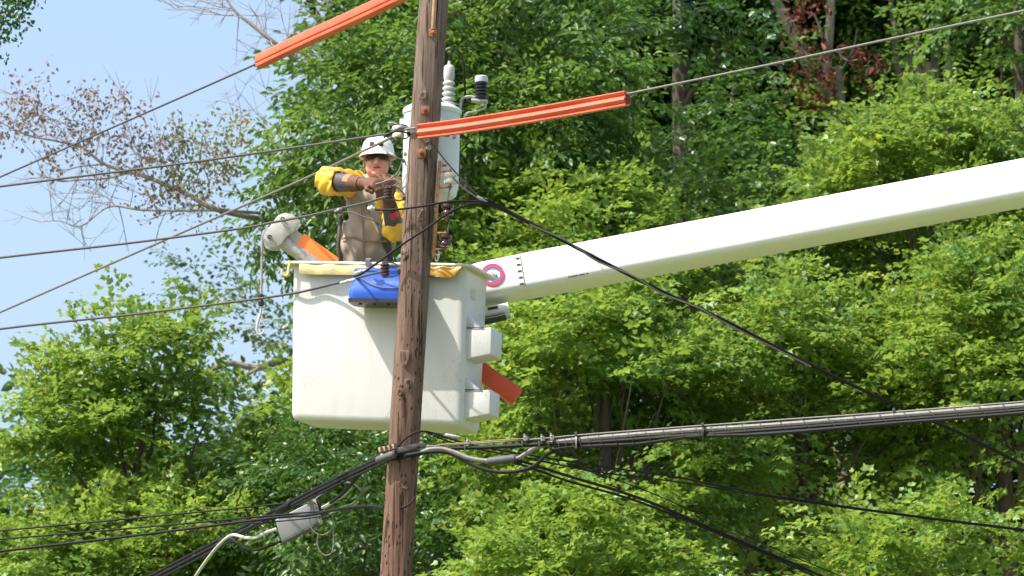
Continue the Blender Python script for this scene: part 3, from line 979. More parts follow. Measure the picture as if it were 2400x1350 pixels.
def pole_r(z, th):
    R = np.interp(z, [0, PB.z, PT.z], [0.15, 0.105, 0.092])
    d = 0.0035 * math.sin(2 * th + ph[0] + z * .3) + .0025 * math.sin(3 * th + ph[1] - z * .5) + .002 * math.sin(5 * th + ph[2] + .7 * z)
    d += .0016 * math.sin(9 * th + ph[3] + .4 * math.sin(z * 2)) + .0016 * math.sin(14 * th + ph[4] + .6 * math.sin(z * 1.3))
    for (A, RR, t0, r) in knots3:
        dd = ((z - A.z) ** 2 + ((th - t0) * RR) ** 2) / (2.2 * r) ** 2
        if dd < 4: d += .010 * math.exp(-dd)
    return R + d


vs, fs = [], []
for i, z in enumerate(zs):
    for s in range(NS):
        th = 2 * math.pi * s / NS - math.pi
        r = pole_r(z, th)
        vs.append(ax_pts[i] + Vector((math.sin(th) * r, -math.cos(th) * r, 0)))
for i in range(NR - 1):
    for s in range(NS):
        s2 = (s + 1) % NS
        fs.append((i * NS + s, i * NS + s2, (i + 1) * NS + s2, (i + 1) * NS + s))
fs.append(tuple((NR - 1) * NS + s for s in range(NS)))
MB().add(vs, fs).build('shaft', M['wood'], pole, sharp=60)
for (A, R, th, r) in knots3:
    rr_ = pole_r(A.z, th)
    n = Vector((math.sin(th), -math.cos(th), 0))
    o = A + n * (rr_ - 0.004)
    sv = n.cross(Vector((0, 0, 1))).normalized()
    kr = np.random.default_rng(int(1000 * r) + int(A.z * 100))
    kp = kr.uniform(0, 6.28, 3)

    def blob(prof, o_, sx=1.0, sz=1.35):
        vs_, fs_ = [], []
        for (q, hgt) in prof:
            for t_ in range(20):
                a_ = 2 * math.pi * t_ / 20
                w_ = q * (1 + .16 * math.sin(2 * a_ + kp[0]) + .10 * math.sin(3 * a_ + kp[1]) + .06 * math.sin(5 * a_ + kp[2]))
                vs_.append(o_ + sv * (w_ * sx * math.cos(a_)) + Vector((0, 0, 1)) * (w_ * sz * math.sin(a_)) + n * hgt)
        for i_ in range(len(prof) - 1):
            for t_ in range(20):
                t2_ = (t_ + 1) % 20
                fs_.append((i_ * 20 + t_, i_ * 20 + t2_, (i_ + 1) * 20 + t2_, (i_ + 1) * 20 + t_))
        fs_.append(tuple((len(prof) - 1) * 20 + t_ for t_ in range(20)))
        return MB().add(vs_, fs_)
    k = blob([(r * 1.5, -.004), (r * 1.2, .004), (r * 1.0, .0055), (r * .85, .003), (r * .7, .005), (r * .5, .002), (r * .4, -.004)], o).build('knot', M['wood'], pole, sharp=70)
    ORI[k.name] = ORI[pole.name]
    blob([(r * .5, -.002), (r * .42, .0025), (r * .2, .002), (.001, .001)], o, .9, 1.2).build('knot_heart', M['knotdark'], k)


def on_pole(a, b, out=0.0):
    A = pole_axis(b)
    R = np.interp(A.z, [PB.z, PT.z], [0.105, 0.092])
    dx = P(a, b, 0).x - A.x
    th = math.asin(max(-.97, min(.97, dx / R)))
    n = Vector((math.sin(th), -math.cos(th), 0))
    return A + n * (pole_r(A.z, th) + out), n


def bolt(a, b, w, mat, name='bolt_washer', nut=True):
    o, n = on_pole(a, b, -0.002)
    up = Vector((0, 0, 1)); s = n.cross(up).normalized()
    p = MB().box(o + n * .004, s * w, n * .004, up * w).build(name, mat, pole, bevel=.002)
    if nut:
        MB().lathe([(w * .55, 0), (w * .55, .018), (w * .35, .02)], o + n * .008, n, 6).build('nut', mat, p)
        MB().lathe([(w * .28, 0), (w * .28, .02), (w * .2, .024)], o + n * .026, n, 10).build('bolt_end', mat, p)
    return p


bolt(1015, 84, .026, M['rustlight'])
bolt(997, 265, .028, M['rust'])
bolt(988, 366, .030, M['rust'])
o, n = on_pole(1004, 353, 0)
MB().tube([o - n * .02, o + n * .015], .017, 12).build('eye_bolt', M['galv'], pole)
# pale wooden strip at the top
o1, n1 = on_pole(1015, 76, .006); o2, n2 = on_pole(1026, -110, .012)
MB().sweep([(-.013, -.012), (.013, -.012), (.015, .006), (0, .014), (-.013, .008)], [o1, o1.lerp(o2, .5), o2], up=(0, -1, 0)).build('wood_strip', M['woodlight'], pole, bevel=.002)
# step stubs on the right side
for a, b in ((1033, 318), (1020, 648)):
    A = pole_axis(b)
    MB().tube([A + Vector((.08, -.02, .002)), A + Vector((.165, -.05, -.012))], .008, 8).build('step_stub', M['steel_dark'], pole)

# ------------------------------------------------------------------ transformer
tc_ = P(1008, 462, 0.34)
tt = P(1013, 262, 0.34)
axis_t = (tt - tc_).normalized()
H = (tt - tc_).length
trf = thing('pole_transformer', tc_, 'pale grey cylindrical transformer can behind the pole', 'transformer')
RT = 0.186
tank = MB().lathe([(RT * .86, 0), (RT * .93, .012), (RT * .97, .05), (RT, .055), (RT, H * .5), (RT, H - .03), (RT * .985, H)], tc_, axis_t, 40).build('tank', M['tank'], trf)
MB().lathe([(RT * 1.03, H - .022), (RT * 1.05, H - .012), (RT * 1.05, H + .006), (RT * 1.0, H + .018), (RT * .8, H + .04), (RT * .3, H + .052), (.001, H + .054)], tc_, axis_t, 40).build('lid', M['tank'], trf)
bo = tc_ + axis_t * (H + .03) + Vector((P(1050, 250, .3).x - tc_.x - .012, -.02, 0))
bprof = [(.046, 0), (.05, .02), (.034, .03)]
h = .035
for k in range(4):
    rk = .047 - .002 * k
    bprof += [(.03, h), (rk, h + .010), (rk, h + .018), (.030, h + .030)]
    h += .036
bprof += [(.031, h), (.036, h + .012), (.036, h + .085), (.030, h + .096), (.012, h + .106), (.009, h + .13)]
bus = MB().lathe(bprof, bo, axis_t, 24).build('bushing', M['porc_g'], trf)
btop = bo + axis_t * (h + .125)
MB().tube(smooth_path([btop, btop + Vector((.006, 0, .05)), btop + Vector((.04, 0, .085)), btop + Vector((.085, 0, .03)), btop + Vector((.10, .0, -.10)), btop + Vector((.105, .03, -.28))], 6), .007, 7).build('lead_wire', M['black'], trf)
for a, b, w in ((1065, 322, .014), (950, 362, .013), (946, 378, .013)):
    q = P(a, b, .17)
    nn = Vector((0, -1, 0))
    l = MB().lathe([(w, 0), (w, .02), (w * .6, .022), (w * .6, .05)], P(a, b, .20), nn, 12).build('terminal_bolt', M['galv'], trf)
for s in (-1, 1):
    q = tc_ + axis_t * (H * .86) + Vector((s * (RT + .012), 0, 0))
    MB().box(q, (.014, 0, 0), (0, .02, 0), (0, 0, .03)).build('lifting_lug', M['tank'], trf, bevel=.004)
# mounting bracket to the pole
for zz in (.2, .8):
    q = tc_ + axis_t * (H * zz)
    MB().box(Vector((q.x, .13, q.z)), (.05, 0, 0), (0, .06, 0), (0, 0, .03)).build('mounting_bracket', M['tank'], trf, bevel=.004)

# surge arrester on a bent arm at the right of the lid
ar0 = P(1075, 275, .34)
arr = thing('surge_arrester', P(1128, 236, .34), 'black ribbed surge arrester with pale cap on a bent arm', 'arrester')
MB().tube(smooth_path([ar0 + Vector((-.03, 0, -.03)), ar0, P(1079, 250, .34), P(1083, 232, .34), P(1100, 226, .34), P(1128, 232, .34)], 5), .010, 8).build('arm', M['galv'], arr)
ao = P(1128, 236, .34)
MB().box(ao + Vector((-.012, 0, -.004)), (.055, 0, -.004), (0, .03, 0), (0, 0, .010)).build('base_plate', M['galv'], arr, bevel=.004)
pr = [(.034, .008)]
h = .012
for k in range(5):
    pr += [(.034, h), (.045, h + .008), (.045, h + .012), (.034, h + .018)]
    h += .0225
MB().lathe(pr + [(.034, h)], ao, (0, 0, 1), 22).build('housing', M['blackpoly'], arr)
MB().lathe([(.042, h), (.043, h + .006), (.043, h + .036), (.037, h + .042)], ao, (0, 0, 1), 22).build('cap', M['capgrey'], arr)
MB().tube(smooth_path([ao + Vector((.03, 0, -.01)), ao + Vector((.02, 0, -.05)), P(1110, 262, .34), P(1092, 268, .33), P(1078, 300, .32)], 4), .008, 6).build('ground_lead', M['galv'], arr)
MB().box(P(1095, 282, .36), (.045, 0, .012), (0, .012, 0), (-.003, 0, .012)).build('bracket', M['steel_dark'], arr, bevel=.003)

# ------------------------------------------------------------------ spool insulators
def spool_prof(r, hh):
    return [(r * .45, 0), (r * .95, hh * .03), (r, hh * .12), (r, hh * .26), (r * .92, hh * .34), (r * .6, hh * .42), (r * .58, hh * .56),
            (r * .92, hh * .64), (r, hh * .72), (r, hh * .88), (r * .95, hh * .97), (r * .45, hh)]


rack = thing('insulator_rack', P(1026, 605, -.02), 'rusty spool rack with three insulators on the right of the pole', 'insulator rack')
ch0, ch1 = P(1031, 378, -.03), P(1016, 606, -.03)
chd = (ch1 - ch0)
MB().sweep([(-.011, -.02), (.011, -.02), (.011, .02), (-.011, .02)], [ch0, ch0 + chd * .5, ch1], up=(0, -1, 0)).build('channel', M['rustlight'], rack, bevel=.002)
MB().tube(smooth_path([ch1 + Vector((0, 0, .03)), ch1 + Vector((.02, -.01, -.02)), ch1 + Vector((.035, -.01, .02)), ch1 + Vector((.03, -.01, .05))], 5), .007, 6).build('end_hook', M['galv'], rack)
MB().lathe([(.014, 0), (.014, .02), (.008, .03)], P(1036, 386, -.04), (1, 0, 0), 6).build('bolt', M['rust'], rack)
for (sx, sy, mt, arms) in ((1056, 418, 'porc_w', ((402, 'rustlight'), (437, 'rust'))), (1049, 492, 'porc_b', ((474, 'rustlight'), (512, 'rust'))), (1044, 564, 'porc_b', ((546, 'rustlight'), (582, 'rust')))):
    c = P(sx, sy, -.06)
    for (ay, am) in arms:
        e = P(sx + 3, ay, -.06)
        cx = ch0.lerp(ch1, (ay - 378) / 228.0)
        s0 = Vector((cx.x + .008, cx.y - .01, e.z + (.004 if ay < sy else -.006)))
        MB().sweep([(-.012, -.005), (.012, -.005), (.012, .005), (-.012, .005)], [s0, s0.lerp(e, .5), e], up=(0, 0, 1)).build('arm', M[am], rack, bevel=.0015)
    hh = .072
    r = .043 if mt == 'porc_w' else .041
    MB().lathe(spool_prof(r, hh), c - Vector((0, 0, hh / 2)), (0, 0, 1), 22).build('spool', M[mt], rack)
    MB().tube([P(sx, arms[0][0] - 6, -.06), P(sx - 1, arms[1][0] + 8, -.06)], .006, 8).build('pin', M['rust'], rack)
for y0, y1 in ((438, 474), (514, 546)):
    MB().tube([P(1054, y0, -.06), P(1049, y1, -.06)], .005, 6).build('tie_rod', M['steel_dark'], rack)


def clevis(label, sx, sy, mt, r, hh, ribs, py_pole):
    c = P(sx, sy, -.02)
    A = pole_axis(py_pole)
    th = thing('spool_clevis', A + Vector((-.09, 0, 0)), label, 'insulator', 'single spool insulators on the left of the pole')
    for s in (-1, 1):
        p0 = Vector((A.x - .085, -.02, A.z)) + Vector((0, 0, s * .004))
        p1 = c + Vector((.035, 0, s * (hh / 2 + .006)))
        p2 = c + Vector((-.018, 0, s * (hh / 2 + .006)))
        MB().sweep([(-.011, -.0035), (.011, -.0035), (.011, .0035), (-.011, .0035)], smooth_path([p0, p0.lerp(p1, .55) + Vector((0, 0, s * .012)), p1, p2], 3), up=(0, 0, 1)).build('strap', M['steel_dark'], th, bevel=.001)
    if ribs:
        pf = []
        for k in range(ribs):
            z0 = hh * k / ribs
            d = hh / ribs
            pf += [(r * .72, z0 + .001), (r, z0 + d * .3), (r, z0 + d * .6), (r * .72, z0 + d * .97)]
    else:
        pf = spool_prof(r, hh)
    MB().lathe(pf, c - Vector((0, 0, hh / 2)), (0, 0, 1), 22).build('spool', M[mt], th)
    MB().tube([c - Vector((0, 0, hh / 2 + .014)), c + Vector((0, 0, hh / 2 + .014))], .006, 8).build('pin', M['steel_dark'], th)
    MB().lathe([(.022, 0), (.022, .03)], Vector((A.x - .112, -.02, A.z)), (1, 0, 0), 8).build('pole_plate', M['steel_dark'], th)
    return th


clevis('white spool insulator left of the pole beside the helmet', 934, 309, 'porc_w', .040, .078, 0, 312)
clevis('dark ribbed insulator in front of the gloved hands', 910, 452, 'porc_b', .031, .078, 4, 464)
clevis('dark ribbed insulator above the blue tool bag', 902, 632, 'porc_b', .031, .082, 4, 634)

# ------------------------------------------------------------------ bucket
FLT, FRT, BRT = P(684, 610, .64), P(1092, 616, .38), P(1146, 645, .94)
FLB, FRB, BRB = P(680, 984, .64), P(1085, 1000, .38), P(1126, 1020, .86)
BLT = FLT + (BRT - FRT)
BLB = FLB + (BRB - FRB) + Vector((.03, 0, 0))


def BK(u, w, v):
    b = (FLB * (1 - u) + FRB * u) * (1 - w) + (BLB * (1 - u) + BRB * u) * w
    t = (FLT * (1 - u) + FRT * u) * (1 - w) + (BLT * (1 - u) + BRT * u) * w
    return b * (1 - v) + t * v


bw, bd, bh = (FRT - FLT).length, (BRT - FRT).length, (FLT - FLB).length
bu = (FRT - FLT).normalized()
bwv = (BRT - FRT).normalized()
bup = (FLT - FLB).normalized()
bnf = bu.cross(bup).normalized()
if bnf.y > 0: bnf = -bnf
buck = thing('aerial_bucket', BK(.5, .5, 0), 'white fibreglass lift bucket behind the pole', 'bucket')


def rrect(off, r, seg=6):
    """rounded rectangle in (u,w) unit coords, off = outward offset in metres"""
    pts = []
    r = max(r, .002)
    for (cx, cy, a0) in ((0, 0, 180), (1, 0, 270), (1, 1, 0), (0, 1, 90)):
        px_ = (cx * bw) + (r - off if cx == 0 else -(r - off))
        py_ = (cy * bd) + (r - off if cy == 0 else -(r - off))
        for k in range(seg + 1):
            a = rad(a0 + 90 * k / seg)
            pts.append(((px_ + r * math.cos(a)) / bw, (py_ + r * math.sin(a)) / bd))
    return pts


def ring_stack(levels, closed_bottom=True, closed_top=False):
    """levels: (off, r, v)"""
    vs, fs = [], []
    n = None
    for (off, r, v) in levels:
        ring = rrect(off, r)
        n = len(ring)
        vs += [BK(u, w, v) for u, w in ring]
    L = len(levels)
    for i in range(L - 1):
        for s in range(n):
            s2 = (s + 1) % n
            fs.append((i * n + s, i * n + s2, (i + 1) * n + s2, (i + 1) * n + s))
    if closed_bottom: fs.append(tuple(range(n)))
    if closed_top: fs.append(tuple((L - 1) * n + s for s in range(n)))
    return MB().add(vs, fs)


lv = [(-.045, .03, 0.0), (-.022, .045, .004), (-.007, .05, .018), (0, .055, .045), (0, .055, .5), (0, .055, .985)]
lv += [(-.02, .04, .985), (-.02, .04, .5), (-.02, .04, .12), (-.03, .04, .11)]
wall = ring_stack(lv, True, True).build('shell', M['bucket'], buck, sharp=50)
lipl = [(-.02, .04, .978), (.045, .075, .970), (.052, .08, .976), (.052, .08, .984), (.045, .075, .990), (-.015, .04, .999), (-.026, .035, .99), (-.02, .04, .978)]
ring_stack(lipl, False, False).build('rim', M['lip'], buck, sharp=50)


def flap(u0, u1, drop, mat, seed, bulge=.045, taper=0):
    """liner edge folded down over the front rim"""
    r2 = np.random.default_rng(seed)
    vs, fs = [], []
    cols, rows = 18, 6
    for i in range(cols + 1):
        u = u0 + (u1 - u0) * i / cols
        d = drop * (1 - taper * max(0, (i / cols - .75) * 4) ** 2)
        for j in range(rows + 1):
            t = j / rows
            p = BK(u, 0, .972) + bnf * (.047 + bulge * .25 * math.sin(t * 2.2) + .004 * math.sin(i * 1.1 + seed)) - bup * (d * t)
            vs.append(p)
    for i in range(cols):
        for j in range(rows):
            a = i * (rows + 1) + j
            fs.append((a, a + rows + 1, a + rows + 2, a + 1))
    nv = len(vs)
    vs2 = vs + [p - bnf * .008 for p in vs]
    fs2 = fs + [tuple(nv + k for k in reversed(f)) for f in fs]
    edge = [i * (rows + 1) for i in range(cols + 1)] + [cols * (rows + 1) + j for j in range(1, rows + 1)] + \
           [i * (rows + 1) + rows for i in range(cols - 1, -1, -1)] + [j for j in range(rows - 1, 0, -1)]
    for k in range(len(edge)):
        a, b = edge[k], edge[(k + 1) % len(edge)]
        fs2.append((a, b, nv + b, nv + a))
    return MB().add(vs2, fs2).build('liner_flap', mat, buck, sharp=60)


flap(.055, .56, .072, M['liner'], 1)
flap(.70, .985, .080, M['amber'], 2, .06, .75)
# hook at the left end of the rim
hk = [BK(0, .02, 1.0) + Vector((-.012, -.05, -.01)), BK(0, .02, .95) + Vector((-.018, -.05, 0)), BK(0, .02, .905) + Vector((-.026, -.05, 0)), BK(0, .02, .895) + Vector((-.045, -.05, .002)), BK(0, .02, .905) + Vector((-.062, -.05, .008)), BK(0, .02, .93) + Vector((-.064, -.05, .01))]
MB().tube(smooth_path(hk, 5), [.011, .011, .011, .010, .010, .011], 8).build('rim_hook', M['hook_y'], buck)
hk2 = [q + Vector((.012, .04, -.012)) for q in hk]
# foot-hold steps on the right side
for v0, v1, nm in ((.415, .635, 'upper'), (.05, .255, 'lower')):
    def SB(o, w, v):    # o: outward, w: 0..1 along the side
        return BK(1, w, v) + bu * o
    w0, w1 = .10, .62
    vo = v0 + .012
    vs = []
    for (o, w, v) in ((-.01, w0, v0 + .0), (.168, w0, v0 + .035), (.168, w1, v0 + .035), (-.01, w1, v0), (-.01, w0, v1 - .035), (.168, w0, v1 - .02), (.168, w1, v1 - .02), (-.01, w1, v1 - .035)):
        vs.append(SB(o, w, v))
    st = MB().add(vs, [(3, 2, 1, 0), (4, 5, 6, 7), (0, 1, 5, 4), (1, 2, 6, 5), (2, 3, 7, 6), (3, 0, 4, 7)]).build('step', M['bucket'], buck, bevel=.008, bseg=3)
    # sloping hood of the foot-hold opening above the step
    hd = [SB(-.004, w0 + .02, v1 + .055), SB(-.004, w0 + .02, v1 - .03), SB(.10, w0 + .02, v1 - .03)]
    hd2 = [SB(-.004, w1 - .02, v1 + .055), SB(-.004, w1 - .02, v1 - .03), SB(.10, w1 - .02, v1 - .03)]
    MB().add(hd + hd2, [(0, 1, 2), (5, 4, 3), (0, 2, 5, 3), (0, 3, 4, 1), (1, 4, 5, 2)]).build('step_hood', M['bucket'], st, bevel=.004)
    MB().box(SB(.055, w0 - .004, v1 - .024), bu * .06, bwv * .004, bup * .0022).build('step_slot_shade', M['marking'], st)  # black bar paints the darkness of the step's open slot
# faded sticker on the right side
MB().box(BK(1, .32, .83) + bu * .002, bwv * .05, bu * .0015, bup * .035).build('sticker', M['decal'], buck)
# mounting block between bucket and boom tip
MB().box(BK(.86, 1.12, .72), bu * .12, bwv * .08, bup * .16).build('mounting_block', M['boom'], buck, bevel=.02, bseg=3)

# ------------------------------------------------------------------ blue tool bag
bagc = BK(.5, 0, .5)
uL, uR = .395, .74
bag = thing('tool_bag', BK((uL + uR) / 2, 0, .70) + bnf * .12, 'blue vinyl tool bag with black base hung on the bucket front', 'bag')


def bagring(u0, u1, v, near, far, r):
    pts = []
    a, b = u0 * bw, u1 * bw
    for (cx, cy, a0) in ((a + r, far - r, 90), (a + r, near + r, 180), (b - r, near + r, 270), (b - r, far - r, 0)):
        for k in range(5):
            t = rad(a0 + 90 * k / 4)
            x, y = cx + r * math.cos(t), cy + r * math.sin(t)
            sag = .007 * math.sin(9 * x + 40 * v) + .006 * math.sin(23 * x - 55 * v + 7 * y)
            pts.append(BK(x / bw, 0, v) + bnf * (y + sag * min(1, y / .1)) - bup * (.010 * math.sin((x / bw - u0) / (u1 - u0) * math.pi) if v > .85 else 0))
    return pts


def bagmesh(levels, name, mat, closed=(True, True)):
    vs, fs = [], []
    for l in levels:
        ring = bagring(*l)
        n = len(ring)
        vs += ring
    for i in range(len(levels) - 1):
        for s in range(n):
            s2 = (s + 1) % n
            fs.append((i * n + s, i * n + s2, (i + 1) * n + s2, (i + 1) * n + s))
    if closed[0]: fs.append(tuple(range(n)))
    if closed[1]: fs.append(tuple((len(levels) - 1) * n + s for s in range(n)))
    return MB().add(vs, fs).build(name, mat, bag, sharp=50)


v_b, v_t = .712, .915
body = bagmesh([(.378, .757, v_b + .02, .02, .232, .045), (.374, .761, v_b + .05, .02, .238, .045), (.376, .759, v_b + .085, .02, .238, .045), (.386, .752, v_b + .12, .02, .230, .045), (.398, .745, v_b + .155, .02, .222, .045), (.405, .74, v_t - .02, .02, .216, .045),
                (.405, .74, v_t, .02, .216, .045), (.415, .73, v_t, .03, .206, .04), (.415, .73, v_t - .05, .03, .206, .04)], 'body', M['blue'])
bagmesh([(.40, .742, v_t - .004, .016, .220, .048), (.40, .742, v_t + .012, .016, .220, .048), (.415, .728, v_t + .013, .03, .206, .04), (.415, .728, v_t - .004, .03, .206, .04)], 'top_band', M['bluetrim'], (False, False))
bagmesh([(.39, .745, v_b - .004, .03, .225, .045), (.372, .763, v_b, .017, .239, .05), (.372, .763, v_b + .022, .017, .239, .05), (.38, .755, v_b + .024, .025, .23, .05)], 'base', M['blackpoly'])
for uu in (.44, .52, .60, .68):
    MB().lathe([(.011, 0), (.012, .008), (.012, .02)], BK(uu, 0, v_b) + bnf * .19 - bup * .014, bup, 10).build('foot', M['blackpoly'], bag)
MB().tube(smooth_path([BK(.40, 0, v_t) + bnf * .20, BK(.44, 0, v_t - .05) + bnf * .225, BK(.52, 0, v_t - .10) + bnf * .24, BK(.60, 0, v_t - .115) + bnf * .243, BK(.70, 0, v_t - .10) + bnf * .243, BK(.735, 0, v_t) + bnf * .21], 6), .003, 6).build('handle', M['wire_al'], bag)
for uu in (.45, .68):
    MB().sweep([(-.014, -.003), (.014, -.003), (.014, .003), (-.014, .003)], [BK(uu, 0, v_t - .02) + bnf * .018, BK(uu, 0, .96) + bnf * .05, BK(uu, 0, 1.0) + bnf * .074, BK(uu, 0, 1.012) + bnf * .02], up=tuple(bnf)).build('hanging_strap', M['white_cable'], bag)

# ------------------------------------------------------------------ boom
boom = thing('lift_boom', P(1200, 680, 1.15) , 'long white lift boom rising to the right behind the bucket', 'boom')


def rbox(wd, ht, r, seg=5):
    out = []
    for (cx, cy, a0) in ((wd / 2 - r, ht / 2 - r, 0), (-wd / 2 + r, ht / 2 - r, 90), (-wd / 2 + r, -ht / 2 + r, 180), (wd / 2 - r, -ht / 2 + r, 270)):
        for k in range(seg + 1):
            a = rad(a0 + 90 * k / seg)
            out.append((cx + r * math.cos(a), cy + r * math.sin(a)))
    return out


b0, b1 = P(1090, 676, 1.18), P(1232, 648, 1.16)
b2 = P(2440, 421, .80)
bdir = (b2 - b1).normalized()
roll = Vector((0, .20, 1))   # the section is rolled a little, underside to the viewer
def boom_prof(wd, ht, r):
    return rbox(wd, ht, r)
bside = bdir.cross(roll).normalized()
# main tube, slightly larger away from the tip
nseg = 10
vs, fs = [], []
bend = b1 + bdir * 6.2
for i in range(nseg + 1):
    t = i / nseg
    p = b1.lerp(bend, t)
    pf = rbox(.25 + .02 * t, .272 + .012 * t, .05)
    upv = (roll - bdir * roll.dot(bdir)).normalized()
    vs += [p + bside * a + upv * b for a, b in pf]
m = len(pf)
for i in range(nseg):
    for s in range(m):
        s2 = (s + 1) % m
        fs.append((i * m + s, i * m + s2, (i + 1) * m + s2, (i + 1) * m + s))
fs += [tuple(range(m)), tuple(nseg * m + s for s in range(m))]
MB().add(vs, fs).build('upper_boom', M['boom'], boom, sharp=50)
upv = (roll - bdir * roll.dot(bdir)).normalized()
tip = MB()
vs, fs = [], []
for i, (t, s_) in enumerate(((0, .9), (.3, .98), (1, .985))):
    p = b0.lerp(b1 + bdir * .0, t)
    vs += [p + bside * a * s_ + upv * b * s_ for a, b in rbox(.25, .272, .05)]
for i in range(2):
    for s in range(m):
        s2 = (s + 1) % m
        fs.append((i * m + s, i * m + s2, (i + 1) * m + s2, (i + 1) * m + s))
fs += [tuple(range(m)), tuple(2 * m + s for s in range(m))]
tipo = MB().add(vs, fs).build('boom_tip', M['boom'], boom, sharp=50)
camside = -bside if (-bside).y < 0 else bside
# row of bolts at the joint
for k in range(5):
    q = b1 - bdir * .025 + upv * (.09 - .047 * k) + camside * .125
    MB().box(q, bdir * .013, upv * .0045, camside * .004).build('joint_bolt', M['marking'], boom)
MB().box(b1 - bdir * .004 + camside * .124, bdir * .0022, upv * .115, camside * .003).build('joint_seam', M['steel_dark'], boom)
# round red and blue emblem with a pin
ec = P(1160, 660, 1.17) + camside * .124
def ringm(r0, r1, mat, nm, off):
    vs, fs = [], []
    n = 40
    for k in range(n):
        a = 2 * math.pi * k / n
        dv = bdir * math.cos(a) + upv * math.sin(a)
        vs += [ec + camside * off + dv * r0, ec + camside * off + dv * r1, ec + camside * (off + .003) + dv * r0, ec + camside * (off + .003) + dv * r1]
    for k in range(n):
        a, b = 4 * k, 4 * ((k + 1) % n)
        fs += [(a + 2, a + 3, b + 3, b + 2), (a, b, b + 1, a + 1), (a + 1, b + 1, b + 3, a + 3), (a, a + 2, b + 2, b)]
    return MB().add(vs, fs).build(nm, mat, boom)
ringm(.062, .080, M['red'], 'red_ring', .002)
ringm(.052, .0615, M['bluering'], 'blue_ring', .002)
MB().lathe([(.032, 0), (.032, .012), (.014, .013), (.014, .024)], ec + camside * .002, camside, 6).build('pin_nut', M['galv'], boom)
# casting under the tip with black bumper
kq = P(1150, 725, 1.10)
MB().sweep(rbox(.17, .07, .03), [P(1105, 740, 1.12), P(1150, 732, 1.12), P(1192, 722, 1.12)], up=(0, -.1, 1)).build('tip_casting', M['boom'], boom, sharp=50)
MB().sweep(rbox(.09, .035, .006), [P(1110, 760, 1.05), P(1150, 752, 1.05), P(1186, 744, 1.05)], up=(0, -.1, 1)).build('bumper', M['blackpoly'], boom)
MB().lathe([(.02, 0), (.02, .03)], P(1186, 742, 1.0), bdir, 10).build('bumper_cap', M['galv'], boom)
MB().box(P(1155, 722, 1.0), bdir * .035, upv * .006, camside * .01).build('slot', M['marking'], boom)
for t_, h_, w_ in ((.30, -.112, .010), (.335, -.112, .022), (.385, -.112, .018), (.42, -.112, .008)):
    MB().box(b1 + bdir * t_ + upv * h_ + camside * .1235, bdir * w_, upv * .0032, camside * .003).build('stencil_mark', M['marking'], boom)
# elbow, lower boom and pedestal, outside the picture
MB().lathe([(.30, -.22), (.32, -.2), (.32, .2), (.30, .22)], bend, (0, 1, 0), 28).build('elbow', M['boom'], boom)
foot = Vector((bend.x + .8, bend.y + .45, 1.5))
MB().sweep(rbox(.36, .42, .05), [bend + Vector((0, .45, 0)), (bend + foot) / 2 + Vector((0, .22, 0)), foot], up=(0, 1, .02)).build('lower_boom', M['boom'], boom)
MB().lathe([(.55, 0), (.55, .5), (.4, .6), (.4, 1.7)], Vector((foot.x, foot.y, 0)), (0, 0, 1), 24).build('pedestal', M['boom'], boom)

# ------------------------------------------------------------------ jib behind the bucket
YJ = 1.02
j0, j1 = P(640, 520, YJ), P(1212, 932, YJ)
jd = (j1 - j0).normalized()
jn = Vector((0, -1, 0)); jn = (jn - jd * jn.dot(jd)).normalized()
jv = jd.cross(jn).normalized()
if jv.z < 0: jv = -jv
jib = thing('jib', P(900, 720, YJ + .1), 'orange jib beam slanting behind the bucket with grey winch head', 'jib')
s0 = (P(703, 562, YJ) - j0).dot(jd)
e1 = (j1 - j0).dot(jd)
MB().sweep([(-.045, -.056), (.045, -.056), (.045, .056), (-.045, .056)], [j0 + jd * s0, j0 + jd * (s0 + e1 * .4), j0 + jd * (s0 + .55 * e1)], up=tuple(jv)).build('beam', M['orange_jib'], jib, bevel=.008)
MB().sweep([(-.05, -.060), (.05, -.060), (.05, .060), (-.05, .060)], [j0 + jd * (s0 + .551 * e1), j0 + jd * (e1 * .8), j0 + jd * e1], up=tuple(jv)).build('beam_end', M['red_jib'], jib, bevel=.006)
MB().sweep([(-.035, -.042), (.035, -.042), (.035, .042), (-.035, .042)], [j0 + jd * .08, j0 + jd * (s0 + .05)], up=tuple(jv)).build('collar', M['white_cable'], jib, bevel=.006)
q0 = P(664, 565, YJ - .01); q1 = q0 + jd * .5
MB().tube([q0, q0.lerp(q1, .5), q1], .050, 18).build('winch_tube', M['galv'], jib)
hp = [P(a, b, YJ - .07) for a, b in ((616, 562), (622, 545), (640, 520), (652, 505), (668, 499), (686, 503), (706, 519), (698, 527), (690, 543), (672, 555), (660, 572), (648, 580), (632, 579), (621, 574))]
MB().prism(hp, (0, .018, 0)).build('head_plate', M['castgrey'], jib, bevel=.005)
hp2 = [p + Vector((0, .13, 0)) for p in hp]
MB().prism(hp2, (0, .018, 0)).build('head_plate', M['castgrey'], jib, bevel=.005)
shv = P(636, 552, YJ)
MB().lathe([(.055, -.028), (.058, -.018), (.045, 0), (.058, .018), (.055, .028)], shv, (0, 1, 0), 24).build('sheave', M['galv'], jib)
for a, b in ((662, 514), (632, 556)):
    c = P(a, b, YJ - .083)
    pin = MB().lathe([(.016, 0), (.016, .012), (.011, .014), (.011, .03)], c, (0, -1, 0), 12).build('pin', M['steel_dark'], jib)
    MB().tube(smooth_path([c + Vector((-.02, -.02, .012)), c + Vector((.01, -.03, -.01)), c + Vector((.045, -.03, -.045)), c + Vector((.03, -.03, -.05)), c + Vector((-.015, -.02, -.005))], 4), .004, 5).build('retaining_clip', M['galv'], pin)
ro = shv + Vector((-.058, 0, 0))
ro_b = P(612, 695, YJ)
winch = thing('winch_line', ro_b, 'grey winch rope with dark swivel and open hook hanging left of bucket', 'rope')
